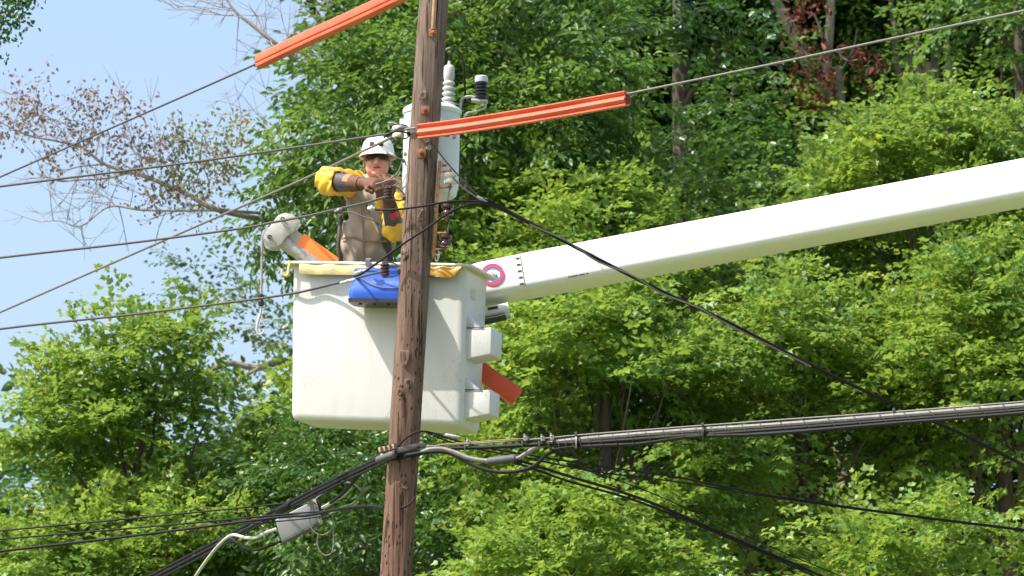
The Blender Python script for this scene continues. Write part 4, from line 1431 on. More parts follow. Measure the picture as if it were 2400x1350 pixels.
MB().tube(smooth_path([shv + Vector((0, 0, .05)), shv + Vector((-.04, 0, .035)), ro, P(614, 600, YJ), P(613, 650, YJ), ro_b], 5), .0085, 8).build('rope', M['rope'], winch)
MB().lathe([(.010, -.04), (.020, -.035), (.022, -.01), (.014, 0), (.019, .012), (.019, .035), (.010, .045)], P(612, 704, YJ), (0, 0, 1), 14).build('swivel', M['blackpoly'], winch)
MB().tube([P(612, 716, YJ), P(611, 738, YJ)], .008, 8).build('shank', M['galv'], winch)
MB().tube(smooth_path([P(610, 736, YJ), P(604, 756, YJ), P(602, 772, YJ), P(606, 784, YJ), P(615, 781, YJ), P(620, 770, YJ)], 5), [.011, .010, .009, .008, .006, .004], 8).build('hook', M['castgrey'], winch)
MB().tube([P(611, 738, YJ), P(616, 750, YJ), P(621, 764, YJ)], [.009, .007, .005], 6).build('latch', M['castgrey'], winch)

# ------------------------------------------------------------------ lineman (implicit surfaces polygonised with surface nets)
def sd_cone(p, a, b, r1, r2):
    a = np.array(a, float); b = np.array(b, float)
    ab = b - a
    t = np.clip(((p - a) @ ab) / max(ab @ ab, 1e-9), 0, 1)
    return np.linalg.norm(p - a - t[..., None] * ab, axis=-1) - (r1 + (r2 - r1) * t)


def sd_ell(p, c, r, Rm=None):
    q = p - np.array(c, float)
    if Rm is not None:
        q = q @ np.array(Rm)
    r = np.array(r, float)
    k0 = np.linalg.norm(q / r, axis=-1)
    k1 = np.linalg.norm(q / (r * r), axis=-1)
    return k0 * (k0 - 1) / np.maximum(k1, 1e-6)


def smin(a, b, k):
    h = np.clip(.5 + .5 * (b - a) / k, 0, 1)
    return b + (a - b) * h - k * h * (1 - h)


def graded(lo, hi, h, f0, f1, hf):
    out = [lo]
    while out[-1] < hi:
        x = out[-1]
        out.append(x + (hf if f0 <= x <= f1 else h))
    return np.array(out)


def nets(f, lo, hi, h, fine=None):
    lo = np.array(lo, float); hi = np.array(hi, float)
    if fine is None:
        gx = [lo[i] + h * np.arange(int(math.ceil((hi[i] - lo[i]) / h)) + 1) for i in range(3)]
    else:
        gx = [graded(lo[i], hi[i], h, fine[0][i], fine[1][i], fine[2]) for i in range(3)]
    n = np.array([len(q) for q in gx])
    G = np.stack(np.meshgrid(*gx, indexing='ij'), -1)
    V = f(G.reshape(-1, 3)).reshape(n)
    c = n - 1
    acc = np.zeros(tuple(c) + (3,)); cnt = np.zeros(tuple(c))
    offs = [(i, j, k) for i in (0, 1) for j in (0, 1) for k in (0, 1)]

    def sub(o):
        return V[o[0]:o[0] + c[0], o[1]:o[1] + c[1], o[2]:o[2] + c[2]]
    for o in offs:
        for ax in range(3):
            if o[ax]: continue
            o2 = list(o); o2[ax] = 1
            a, b = sub(o), sub(o2)
            m_ = (a < 0) != (b < 0)
            t = np.where(m_, a / np.where(m_, a - b, 1), 0)
            e = np.zeros(acc.shape)
            for k in range(3):
                e[..., k] = o[k]
            e[..., ax] += t
            acc += e * m_[..., None]; cnt += m_
    act = cnt > 0
    idx = -np.ones(tuple(c), int)
    idx[act] = np.arange(act.sum())
    cells = np.argwhere(act)
    fr = acc[act] / cnt[act][:, None]
    vs = np.stack([gx[k][cells[:, k]] + fr[:, k] * (gx[k][cells[:, k] + 1] - gx[k][cells[:, k]]) for k in range(3)], 1)
    fs = []
    for ax in range(3):
        u, w = [(1, 2), (2, 0), (0, 1)][ax]
        sl0 = [slice(None)] * 3; sl1 = [slice(None)] * 3
        sl0[ax] = slice(0, n[ax] - 1); sl1[ax] = slice(1, n[ax])
        a, b = V[tuple(sl0)], V[tuple(sl1)]
        e = np.argwhere((a < 0) != (b < 0))
        for q in e:
            if q[u] == 0 or q[w] == 0 or q[u] >= c[u] or q[w] >= c[w]: continue
            ids = []
            for du, dw in ((-1, -1), (0, -1), (0, 0), (-1, 0)):
                r_ = q.copy(); r_[u] += du; r_[w] += dw
                ids.append(idx[tuple(r_)])
            if min(ids) < 0: continue
            fs.append(ids if a[tuple(q)] < 0 else ids[::-1])
    return vs, fs


def nets_obj(name, f, lo, hi, h, mat, parent, fine=None):
    vs, fs = nets(f, lo, hi, h, fine)
    mb = MB()
    mb.v = [Vector(p) for p in vs]
    mb.f = [tuple(int(i) for i in q) for q in fs]
    o = mb.build(name, mat, parent, sharp=180, fix=False)
    return o


J = {}
YB = .88
J['head'] = P(884, 379, YB - .08)
J['neck'] = P(887, 424, YB - .01)
J['sr'] = P(826, 436, YB - .02)      # his right shoulder (left in the picture)
J['sl'] = P(940, 446, YB - .05)
J['er'] = P(771, 424, YB - .24)
J['wr'] = P(836, 430, YB - .46)
J['el'] = P(926, 538, YB - .26)
J['wl'] = P(913, 482, YB - .42)
J['chest'] = P(880, 480, YB)
J['belly'] = P(858, 570, YB - .03)
J['pelvis'] = P(855, 650, YB)
floor_z = BK(.5, .5, .12).z
hx, hy = J['pelvis'].x, J['pelvis'].y
J = {k: np.array(v) for k, v in J.items()}
FL = [np.array((hx - .11, hy + .03, floor_z + .05)), np.array((hx + .12, hy - .02, floor_z + .05))]
KNEE = [np.array((hx - .10, hy - .03, floor_z + .52)), np.array((hx + .11, hy - .06, floor_z + .52))]
HIP = [J['pelvis'] + np.array((-.09, 0, -.02)), J['pelvis'] + np.array((.09, 0, -.02))]
man = thing('person', (hx, hy, floor_z), 'lineman in white hard hat, tan shirt and yellow rubber sleeves working from the bucket', 'person')
hc = J['head']


def f_body(p):
    d = sd_ell(p, J['chest'] + np.array((0, .0, -.02)), (.185, .125, .21))
    d = smin(d, sd_ell(p, J['belly'], (.190, .150, .20)), .08)
    d = smin(d, sd_ell(p, J['pelvis'], (.175, .13, .14)), .08)
    d = smin(d, sd_cone(p, J['sr'], J['sl'], .075, .075), .07)
    d = smin(d, sd_cone(p, J['neck'] + np.array((0, .01, -.04)), hc + np.array((0, .02, -.03)), .062, .055), .04)
    d = smin(d, sd_cone(p, J['sr'], J['er'], .065, .05), .05)
    d = smin(d, sd_cone(p, J['er'], J['wr'], .05, .033), .03)
    d = smin(d, sd_cone(p, J['sl'], J['el'], .065, .05), .05)
    d = smin(d, sd_cone(p, J['el'], J['wl'], .05, .033), .03)
    for i in (0, 1):
        d = smin(d, sd_cone(p, HIP[i], KNEE[i], .098, .066), .06)
        d = smin(d, sd_cone(p, KNEE[i], FL[i] + np.array((0, .02, .06)), .066, .048), .03)
        d = smin(d, sd_cone(p, FL[i] + np.array((0, .05, .0)), FL[i] + np.array((0, -.15, -.01)), .05, .042), .03)
    # cloth folds
    cl = np.clip((J['neck'][2] - .06 - p[:, 2]) / .05, 0, 1)
    d = d + cl * (.009 * np.sin(p[:, 2] * 33 + p[:, 0] * 34 + 2 * np.sin(p[:, 0] * 17)) + .004 * np.sin(p[:, 0] * 60 - p[:, 2] * 25))
    # head: skull, jaw, chin, nose, cheeks, ears, brow
    h_ = sd_ell(p, hc + np.array((0, .02, .025)), (.083, .098, .105))
    h_ = smin(h_, sd_ell(p, hc + np.array((0, -.018, -.055)), (.074, .074, .062)), .035)
    h_ = smin(h_, sd_ell(p, hc + np.array((-.002, -.072, -.094)), (.026, .022, .020)), .02)
    for s in (-1, 1):
        h_ = smin(h_, sd_ell(p, hc + np.array((s * .040, -.062, -.030)), (.026, .024, .024)), .02)
        h_ = smin(h_, sd_ell(p, hc + np.array((s * .087, .012, -.008)), (.009, .020, .032)), .008)
    h_ = smin(h_, sd_cone(p, hc + np.array((-.002, -.082, .010)), hc + np.array((-.003, -.114, -.030)), .010, .0165), .009)
    h_ = smin(h_, sd_cone(p, hc + np.array((-.022, -.088, -.066)), hc + np.array((.020, -.088, -.066)), .010, .010), .01)
    # mouth crease
    h_ = np.maximum(h_, -sd_cone(p, hc + np.array((-.026, -.105, -.060)), hc + np.array((.024, -.105, -.060)), .0085, .0085))
    for s in (-1, 1):
        h_ = np.maximum(h_, -sd_cone(p, hc + np.array((s * .026, -.108, -.034)), hc + np.array((s * .040, -.098, -.062)), .006, .006))
    d = smin(d, h_, .02)
    return d


allp = np.array(list(J.values()) + FL)
lo = allp.min(0) - .22; hi = allp.max(0) + .24
lo[2] = floor_z - .02
bo_ = nets_obj('body', f_body, lo, hi, .0125, M['shirt'], man, (hc - np.array((.10, .13, .13)), hc + np.array((.10, .02, .06)), .0046))
bo_.data.materials.append(M['skin']); bo_.data.materials.append(M['trouser']); bo_.data.materials.append(M['boot'])
zc = J['neck'][2] - .005
oz = ORI[man.name].z
for poly in bo_.data.polygons:
    c = poly.center
    z = c.z + oz
    xw = c.x + ORI[man.name].x
    if z > zc - (abs(xw - J['neck'][0]) > .09) * -1.0:
        poly.material_index = 1
    elif z < floor_z + .16:
        poly.material_index = 3
    elif z < J['pelvis'][2] + .05:
        poly.material_index = 2


def wrinkle(p, f, a):
    return a * np.sin(p[:, 0] * f + 1.3 * np.sin(p[:, 2] * f * .6)) * np.sin(p[:, 2] * f * .8 + p[:, 1] * f * .5)


def f_sleeve_r(p):
    fe = J['er'] + (J['wr'] - J['er']) * .42
    d = sd_cone(p, J['sr'] + np.array((.03, .02, .015)), J['er'] + np.array((.01, .0, .0)), .088, .090)
    d = smin(d, sd_cone(p, J['er'], fe, .092, .080), .03)
    d = d + wrinkle(p, 52, .010) + wrinkle(p, 95, .003)
    ax = unit(J['wr'] - J['er'])
    d = np.maximum(d, (p - fe) @ ax)                       # cuff cut square
    inn = sd_cone(p, J['er'], fe + ax * .1, .07, .070)
    return np.maximum(d, -np.maximum(inn, -((p - (fe - ax * .05)) @ ax)))


nets_obj('rubber_sleeve', f_sleeve_r, np.minimum(J['sr'], J['er']) - np.array((.14, .3, .16)), np.maximum(J['sr'], J['wr']) + np.array((.16, .45, .18)), .0085, M['yellow'], man)


def f_sleeve_l(p):
    fe = J['el'] + (J['wl'] - J['el']) * .18
    d = sd_cone(p, J['sl'] + np.array((-.03, .02, .01)), J['el'] + np.array((0, 0, .01)), .090, .078)
    d = smin(d, sd_cone(p, J['el'], fe, .078, .072), .03)
    d = d + wrinkle(p, 52, .010) + wrinkle(p, 95, .003)
    ax = unit(J['wl'] - J['el'])
    return d if True else np.maximum(d, (p - fe) @ ax)


nets_obj('rubber_sleeve', f_sleeve_l, np.minimum(J['sl'], J['el']) - np.array((.16, .2, .14)), np.maximum(J['sl'], J['el']) + np.array((.16, .2, .18)), .0085, M['yellow'], man)
# rolled sleeve edge between the gloves (yellow tongue)
ty = [Vector(J['neck']) + Vector((.01, -.20, -.05)), P(892, 448, .50), P(893, 478, .50), P(886, 492, .52)]
MB().sweep([(-.032, -.004), (.032, -.004), (.032, .004), (-.032, .004)], smooth_path(ty, 5), up=(0, -1, .1)).build('sleeve_strap', M['yellow'], man, bevel=.002)


def cuff(a, b, r0, r1, tag_t, tag_mat, facing):
    a = Vector(a); b = Vector(b)
    d = (b - a)
    L = d.length
    d.normalize()
    c = MB().lathe([(r0 * .9, -.005), (r0, 0), (r0 * 1.0, L * .3), ((r0 + r1) / 2, L * .65), (r1, L)], a, d, 24).build('glove_cuff', M['cuff'], man)
    n = Vector(facing); n = (n - d * n.dot(d)).normalized()
    s = d.cross(n)
    r = r0 + (r1 - r0) * tag_t
    vs, fs = [], []
    for i in range(5):
        an = rad(-38 + 19 * i)
        nn = n * math.cos(an) + s * math.sin(an)
        for t in (-.028, .028):
            vs.append(a + d * (L * tag_t + t) + nn * (r + .0045))
    for i in range(4):
        fs.append((2 * i, 2 * i + 1, 2 * i + 3, 2 * i + 2))
    nv = len(vs)
    vs2 = vs + [v - n * .004 for v in vs]
    fs2 = fs + [tuple(nv + k for k in reversed(f)) for f in fs]
    MB().add(vs2, fs2).build('size_tag', tag_mat, c)
    return c


jr, wr, jl, wl_ = J['er'], J['wr'], J['el'], J['wl']
cuff(jr + (wr - jr) * .34, jr + (wr - jr) * .98, .064, .052, .72, M['tagred'], (.1, -1, .35))
cuff(jl + (wl_ - jl) * .02, jl + (wl_ - jl) * 1.02, .060, .050, .75, M['tagred2'], (.3, -1, 0))


def glove(wrist, palm_c, fwd, back, thumb_side, curl, name='leather_glove'):
    """palm with five separate curled fingers; fwd: finger direction, back: back-of-hand normal"""
    fwd = unit(np.array(fwd, float)); back = np.array(back, float)
    back = unit(back - fwd * (back @ fwd))
    side = np.cross(fwd, back) * thumb_side
    Rm = np.stack([side, fwd, back], 1)
    pc = np.array(palm_c, float)
    chains = []
    for i, (o, L) in enumerate(((.045, .078), (.015, .086), (-.016, .081), (-.045, .066))):
        p0 = pc + side * o + fwd * .040
        a = 0.35
        pts = [p0]
        for j, f in enumerate((.45, .32, .23)):
            a += curl * (1.0, 1.15, .8)[j] * (1 + .08 * i)
            dv = fwd * math.cos(a) - back * math.sin(a)
            pts.append(pts[-1] + dv * L * f * 1.25)
        chains.append((pts, (.0165, .0155, .0145, .013)))
    t0 = pc + side * .040 - fwd * .018
    t1 = t0 + side * .030 + fwd * .026 - back * .018
    t2 = t1 + fwd * .030 - back * .022 - side * .010
    chains.append(([t0, t1, t2], (.017, .0145, .012)))

    def f(p):
        d = sd_ell(p, pc, (.058, .062, .035), Rm)
        d = smin(d, sd_cone(p, wrist, pc - fwd * .03, .046, .036), .03)
        for pts, rs in chains:
            e = None
            for j in range(len(pts) - 1):
                c = sd_cone(p, pts[j], pts[j + 1], rs[j], rs[j + 1])
                e = c if e is None else smin(e, c, .006)
            d = smin(d, e, .008)
        return d + wrinkle(p, 120, .0015)
    al = np.array([q for pts, _ in chains for q in pts] + [wrist, pc])
    return nets_obj(name, f, al.min(0) - .075, al.max(0) + .075, .0052, M['leather'], man)


pr_ = np.array(P(872, 430, YB - .56)); pl_ = np.array(P(909, 438, YB - .50))
glove(wr, pr_, pr_ - wr + np.array((.02, 0, 0)), (0, -.6, .8), 1, .55)
glove(wl_, pl_, pl_ - wl_ + np.array((.01, .02, .05)), (.3, -1, .1), -1, .6)
# leather gauntlet of the right glove
MB().lathe([(.060, 0), (.056, .03), (.050, .06), (.047, .09)], Vector(wr - unit(wr - jr) * .045), Vector(unit(wr - jr)), 22).build('glove_gauntlet', M['leather'], man)

# hard hat: dome, full brim, lamp clips
hat_o = Vector(hc) + Vector((.004, .012, .045))
hat = None
vs, fs = [], []
na, nr_ = 40, 12
prof = [(1.0, 0), (.995, .12), (.97, .32), (.92, .52), (.82, .72), (.66, .87), (.45, .96), (.2, .995), (.03, 1.0)]
for (r, z) in prof:
    for k in range(na):
        a = 2 * math.pi * k / na
        rx, ry = .112 * r, .135 * r
        ridge = .006 * math.exp(-((math.sin(a / 1.0) * 0 + math.cos(a)) ** 2) * 18) * (z > .3)
        vs.append(hat_o + Vector((math.cos(a) * rx, math.sin(a) * ry, z * .128 + ridge)))
for i in range(len(prof) - 1):
    for k in range(na):
        k2 = (k + 1) % na
        fs.append((i * na + k, i * na + k2, (i + 1) * na + k2, (i + 1) * na + k))
fs.append(tuple((len(prof) - 1) * na + k for k in range(na)))
hat = MB().add(vs, fs).build('hard_hat', M['helmet'], man, sharp=70)
vs, fs = [], []
for (e, z) in ((-.002, .004), (.020, -.004), (.036, -.012), (.038, -.017), (.034, -.018), (.018, -.011), (-.004, -.004)):
    for k in range(na):
        a = 2 * math.pi * k / na
        front = max(0, -math.sin(a)) ** 2
        ee = e * (.38 + .95 * front)
        vs.append(hat_o + Vector((math.cos(a) * (.112 + ee), math.sin(a) * (.135 + ee), z * (1 + .2 * front))))
for i in range(7):
    i2 = (i + 1) % 7
    for k in range(na):
        k2 = (k + 1) % na
        fs.append((i * na + k, i * na + k2, i2 * na + k2, i2 * na + k))
MB().add(vs, fs).build('brim', M['helmet'], hat, sharp=60)
for dx, mt, nm in ((-.040, 'lampbrown', 'vent_plug'), (.026, 'lens', 'vent_plug')):
    th = math.atan2(-1, 0) + dx / .12
    o = hat_o + Vector((.112 * math.sin(dx / .115) * .93, -.135 * math.cos(dx / .115) * .95, .052))
    nn = Vector((dx * 6, -1, .25)).normalized()
    MB().box(o, nn.cross(Vector((0, 0, 1))).normalized() * .0145, nn * .012, Vector((0, 0, .0155))).build(nm, M[mt], hat, bevel=.004)
# dark glasses wrapped round the face
gp = []
for k in range(9):
    a = rad(-80 + 20 * k)
    gp.append(Vector(hc) + Vector((math.sin(a) * .078, -math.cos(a) * .098 + .004, .022 - .006 * abs(math.sin(a)))))
MB().sweep([(-.004, -.017), (.004, -.019), (.004, .015), (-.004, .016)], gp, up=(0, 0, 1)).build('sunglasses', M['lens'], man, bevel=.002)
MB().tube(smooth_path([Vector(hc) + Vector((-.027, -.094, -.060)), Vector(hc) + Vector((-.010, -.101, -.058)), Vector(hc) + Vector((.008, -.101, -.058)), Vector(hc) + Vector((.026, -.094, -.060))], 4), [.003, .0055, .0055, .003], 8).build('mouth', M['lips'], man)
# short hair at the temples and neck
vs, fs = [], []
for i, z in enumerate((.045, .015, -.02, -.05)):
    for k in range(13):
        a = rad(-8 + 196 * k / 12)
        vs.append(Vector(hc) + Vector((math.cos(a) * (.080 - .012 * i * .4), .03 + math.sin(a) * (.094 - .01 * i * .5), z)))
for i in range(3):
    for k in range(12):
        fs.append((i * 13 + k, i * 13 + k + 1, (i + 1) * 13 + k + 1, (i + 1) * 13 + k))
nv = len(vs)
MB().add(vs + [v + (Vector(hc) + Vector((0, .03, 0)) - v).normalized() * .01 for v in vs], fs + [tuple(nv + k for k in reversed(f)) for f in fs]).build('hair', M['hair'], man)

# harness webbing laid on the torso surface
def on_torso(px, py, off=.014):
    """march from the front towards the torso to find the cloth surface"""
    a = np.array(P(px, py, YB - .45)); b = np.array(P(px, py, YB + .1))
    ts = np.linspace(0, 1, 160)
    pts = a + (b - a) * ts[:, None]
    d = f_torso(pts)
    i = int(np.argmax(d < off)) if (d < off).any() else 110
    return Vector(pts[i])


def f_torso(p):
    d = sd_ell(p, J['chest'] + np.array((0, .0, -.02)), (.185, .125, .21))
    d = smin(d, sd_ell(p, J['belly'], (.190, .150, .20)), .08)
    d = smin(d, sd_cone(p, J['sr'], J['sl'], .075, .075), .07)
    return smin(d, sd_ell(p, J['pelvis'], (.175, .13, .14)), .08)


for pth, w in (([(862, 470), (876, 498), (890, 525), (902, 555), (910, 590), (912, 630)], .026), ([(806, 470), (800, 500), (796, 540), (796, 580), (800, 620)], .016),
               ([(845, 470), (850, 520), (852, 560), (852, 620)], .004), ([(800, 560), (830, 556), (860, 566), (900, 566), (918, 560)], .006)):
    q = smooth_path([on_torso(a, b) for a, b in pth], 4)
    MB().sweep([(-w, -.003), (w, -.003), (w, .003), (-w, .003)], q, up=(0, -1, 0)).build('harness_strap' if w > .01 else 'seam', M['strap'] if w > .01 else M['trouser'], man)
MB().tube(smooth_path([on_torso(797, 505, .02), P(795, 545, YB - .2), P(793, 580, YB - .2), P(797, 610, YB - .18)], 4), .011, 8).build('lanyard', M['strap'], man)

# ------------------------------------------------------------------ orange line covers
cprof = [(.030, .050), (.036, .043), (.030, .030), (.018, .024), (.022, .014), (.036, .004), (.040, -.012), (.034, -.026), (.020, -.036), (.030, -.044), (.030, -.052),
         (.018, -.054), (-.03, -.046), (-.04, -.02), (-.042, .015), (-.032, .04), (-.005, .056)]


def cover(label, pts, prof, mirror=False, group='orange covers on the conductors'):
    pth = smooth_path([P(*q) for q in pts], 5)
    t = thing('line_cover', pth[0], label, 'line cover', group)
    pf = [(-a, b) for a, b in prof][::-1] if mirror else prof
    MB().sweep(pf, pth, up=(0, 0, 1)).build('shell', M['orange'], t, sharp=40)
    for e, dq in ((0, pth[0] - pth[1]), (-1, pth[-1] - pth[-2])):
        p = pth[e] + dq.normalized() * .002
        MB().sweep([(a * .72, b * .72) for a, b in pf], [p, p + dq.normalized() * .003], up=(0, 0, 1)).build('dark_end_cap', M['orange_shade'], t)  # solid cap whose dark colour stands in for the hollow's shade
    return t


cover('orange line cover reaching right from the pole', [(984, 309, -.16), (1100, 294, -.35), (1280, 265, -.65), (1470, 231, -.98)], [(a * 1.0, b * .92) for a, b in cprof])
rp = [(.020, .050), (.038, .036), (.042, .010), (.040, -.012), (.030, -.020), (.038, -.030), (.036, -.044), (.022, -.050), (-.03, -.046), (-.042, -.02), (-.042, .02), (-.026, .044)]
cover('orange line cover over the wire at the top left', [(609, 143, 2.7), (720, 90, 2.2), (830, 40, 1.7), (940, -12, 1.2), (985, -34, 1.0)], rp)


# ------------------------------------------------------------------ wires and cables
def wire(name, label, pts, r, mat, cat='wire', group=None, n=8, seg=7):
    p = smooth_path([P(*q) for q in pts], n)
    mb = MB().tube(p, r, seg)
    o = mb.build(name, M[mat], None, loc=p[0])
    return setprops(o, label, cat, group)


WG = 'bare conductors left of the pole'
wire('conductor', 'top left bare wire running into the orange cover', [(-560, 655, 10.5), (-200, 503, 8.3), (0, 415, 7), (300, 283, 5), (607, 147, 2.72), (800, 55, 1.85), (985, -34, 1.0), (1005, -60, .5), (1016, -75, 0)], .0075, 'wire', group=WG)
wire('conductor', 'bare wire ending on the white spool beside the helmet', [(-400, 492, 3.4), (0, 437, 2.2), (450, 380, 1.2), (880, 318, .15), (915, 312, .0), (938, 300, -.06), (965, 300, -.10), (985, 307, -.14)], .0085, 'wire', group=WG)
wire('conductor', 'bare wire crossing the yellow sleeve and helmet', [(-500, 950, 10), (-150, 798, 8), (0, 732, 7), (420, 548, 4), (700, 425, 2), (855, 352, .45), (910, 326, .15), (945, 305, -.06), (975, 300, -.12)], .0085, 'wire_al', group=WG)
wire('conductor', 'bare wire passing above the jib head to the ribbed insulator', [(-400, 653, 3.4), (0, 604, 2.2), (300, 570, 1.6), (560, 536, 1.0), (640, 521, .82), (720, 506, .58), (800, 488, .33), (860, 474, .13), (908, 460, -.045)], .0085, 'wire', group=WG)
wire('conductor', 'bare wire crossing the bucket front to the lower insulator', [(-400, 828, 3.4), (0, 771, 2.2), (300, 738, 1.5), (560, 706, .9), (640, 695, .74), (700, 685, .605), (760, 671, .555), (815, 657, .42), (860, 645, .16), (898, 636, -.05)], .0085, 'wire', group=WG)
wire('conductor', 'bare wire rising right out of the orange cover', [(1380, 240, -.8), (1475, 219, -1.0), (1800, 152, -1.7), (2100, 88, -2.4), (2400, 25, -3.1), (2700, -40, -3.8)], .0075, 'wire_al')
wire('service_cable', 'thick black service cable dropping right across the boom', [(1128, 466, -.12), (1160, 479, -.1), (1250, 527, .0), (1400, 606, .2), (1550, 682, .4), (1700, 752, .6), (1900, 855, .9), (2100, 950, 1.2), (2250, 1015, 1.4), (2400, 1090, 1.6), (2600, 1190, 1.9)], .0125, 'black', 'cable')
wire('service_cable', 'thin bare neutral wound along the black service cable', [(1062, 416, -.1), (1085, 440, -.12), (1130, 470, -.13), (1170, 490, -.11), (1250, 530, -.02), (1330, 566, .08), (1400, 612, .19), (1480, 645, .29), (1550, 687, .39), (1640, 723, .5), (1700, 757, .59), (1900, 859, .89)], .006, 'wire_al', 'cable')
wire('jumper_wire', 'thin dark wire slanting from the pole face to the service cable', [(1008, 330, -.13), (1045, 378, -.14), (1090, 428, -.14), (1120, 458, -.14), (1140, 474, -.12)], .005, 'wire', group='jumpers at the spool rack')
wire('jumper_wire', 'black jumper crossing the pole at the height of the lower gloves', [(862, 489, -.03), (880, 491, -.06), (925, 491, -.12), (985, 484, -.15), (1040, 474, -.17), (1100, 471, -.16), (1160, 481, -.13), (1230, 517, -.05)], .0075, 'black', group='jumpers at the spool rack')
wire('jumper_wire', 'black jumper slanting across the pole above the blue bag', [(830, 648, -.02), (850, 640, -.06), (890, 612, -.12), (940, 575, -.15), (1000, 535, -.17), (1050, 500, -.17), (1085, 484, -.17), (1120, 477, -.16), (1170, 488, -.13), (1240, 524, -.05)], .0075, 'black', group='jumpers at the spool rack')
wire('tie_wire', 'dark tail wire curving below the connector on the tan shirt', [(785, 500, .16), (820, 497, .1), (845, 505, .05), (875, 517, .02), (888, 527, .03)], .005, 'wire', group='short tails')
wire('tie_wire', 'grey lead bending from the helmet side to the transformer', [(905, 355, .2), (918, 365, .16), (935, 371, .14), (948, 378, .15), (952, 388, .2)], .005, 'wire_al', group='short tails')
wire('tie_wire', 'grey lead looped in the gloved hands', [(880, 432, .22), (905, 424, .2), (930, 408, .17), (938, 393, .16), (944, 376, .18)], .0055, 'wire_al', group='short tails')
wire('tie_wire', 'small loop of grey wire at the glove beside the pole', [(905, 423, .2), (925, 420, .17), (932, 427, .16), (926, 434, .17), (908, 436, .2)], .004, 'wire_al', group='short tails')
wire('tie_wire', 'dark tie on the white spool', [(900, 322, -.02), (915, 312, -.06), (935, 308, -.075), (955, 312, -.06), (968, 318, -.05)], .006, 'black', group='short tails')


def connector(label, a, b, mat, L=.03, r=.012, ang=0.15):
    p0 = P(*a); p1 = P(*b)
    t = thing('wire_connector', p0, label, 'connector', 'clamps on the conductors')
    d = (p1 - p0).normalized()
    MB().lathe([(r * .6, 0), (r, .006), (r, (p1 - p0).length - .006), (r * .6, (p1 - p0).length)], p0, d, 8).build('sleeve', M[mat], t)
    MB().box(p0.lerp(p1, .5) + Vector((0, -r * .8, r * .4)), d * .008, (0, r * .7, 0), (0, 0, r * .8)).build('clamp_bolt', M['galv'], t, bevel=.002)
    return t


connector('bright clamp on the jumper in front of the tan shirt', (862, 488, -.03), (880, 491, -.06), 'galv', r=.016)
connector('grey splice on the wire left of the tan shirt', (783, 497, .14), (802, 490, .13), 'wire_al', r=.010)
connector('pale splice on the wire left of the blue bag', (797, 664, .1), (832, 655, .03), 'galv', r=.010)
connector('pale clamp just above the blue bag corner', (832, 640, .05), (858, 634, .02), 'white_cable', r=.011)
connector('grey grip where the service cable begins', (1118, 460, -.14), (1142, 476, -.13), 'galv', r=.011)

# telecom bundle on the right
TG = 'telecom cables on the pole'
wire('telecom_strand', 'thin steel strand above the right cable bundle', [(1000, 1046, -.16), (1050, 1043, -.2), (1150, 1037, -.3), (1270, 1028, -.45), (1400, 1016, -.6), (1800, 986, -1.1), (2100, 965, -1.5), (2400, 941, -1.9), (2650, 921, -2.2)], .005, 'wire_al', 'cable')
wire('bonding_wire', 'bare copper coloured wire along the strand beside the pole', [(1030, 1042, -.19), (1100, 1037, -.26), (1180, 1031, -.35), (1240, 1027, -.42)], .003, 'copper', 'wire')
wire('telecom_cable', 'thick grey telecom cable on top of the right bundle', [(985, 1062, -.14), (1010, 1053, -.17), (1040, 1053, -.19), (1070, 1062, -.22), (1100, 1074, -.25), (1140, 1080, -.29), (1180, 1079, -.34), (1215, 1074, -.38), (1255, 1050, -.42), (1300, 1037, -.47), (1400, 1026, -.6), (1600, 1010, -.85), (1800, 997, -1.1), (2100, 974, -1.5), (2400, 950, -1.9), (2650, 930, -2.2)], .0165, 'grey_cable', 'cable', TG)
wire('telecom_cable', 'straight black telecom cable in the right bundle', [(930, 1066, -.12), (985, 1058, -.14), (1020, 1052, -.16), (1150, 1048, -.3), (1270, 1041, -.45), (1400, 1036, -.6), (1600, 1022, -.85), (1800, 1008, -1.1), (2100, 985, -1.5), (2400, 961, -1.9), (2650, 941, -2.2)], .0135, 'black', 'cable', TG)
wire('telecom_cable', 'black telecom cable with a slack loop below the grey sleeve', [(775, 1178, 1.3), (800, 1160, 1.0), (830, 1128, .7), (855, 1098, .4), (890, 1080, .1), (940, 1070, -.11), (1000, 1060, -.17), (1045, 1060, -.2), (1085, 1077, -.23), (1120, 1095, -.27), (1165, 1106, -.32), (1215, 1104, -.38), (1255, 1090, -.42), (1285, 1063, -.46), (1320, 1050, -.5), (1400, 1045, -.6), (1500, 1040, -.72), (1620, 1024, -.88), (1800, 1017, -1.12), (2100, 992, -1.52), (2400, 968, -1.92), (2650, 948, -2.22)], .0125, 'black', 'cable', TG)
wire('telecom_cable', 'thin black lashed cable under the right bundle', [(1350, 1042, -.52), (1500, 1030, -.72), (1800, 1013, -1.1), (2100, 989, -1.5), (2400, 965, -1.9), (2650, 945, -2.2)], .009, 'black', 'cable', TG)
hp_ = smooth_path([P(a, b + 8, c) for a, b, c in [(1300, 1037, -.47), (1400, 1026, -.6), (1600, 1010, -.85), (1800, 997, -1.1), (2100, 974, -1.5), (2400, 950, -1.9), (2650, 930, -2.2)]], 60)
hel = []
for i_, q_ in enumerate(hp_):
    a_ = i_ * 0.55
    hel.append(q_ + Vector((0, math.cos(a_) * .036, math.sin(a_) * .040)))
lw = MB().tube(hel, .0022, 5).build('lashing_wire', M['wire'], None, loc=hel[0])
setprops(lw, 'thin lashing wire spiralling round the right cable bundle', 'wire')
sl = thing('splice_sleeve', P(1143, 1081, -.30), 'dark grey splice sleeve on the sagging grey cable', 'splice')
MB().lathe([(.017, 0), (.026, .008), (.027, .02), (.027, .17), (.026, .19), (.018, .2)], P(1143, 1082, -.30), P(1216, 1073, -.38) - P(1143, 1082, -.30), 16).build('sleeve', M['sleeve'], sl)
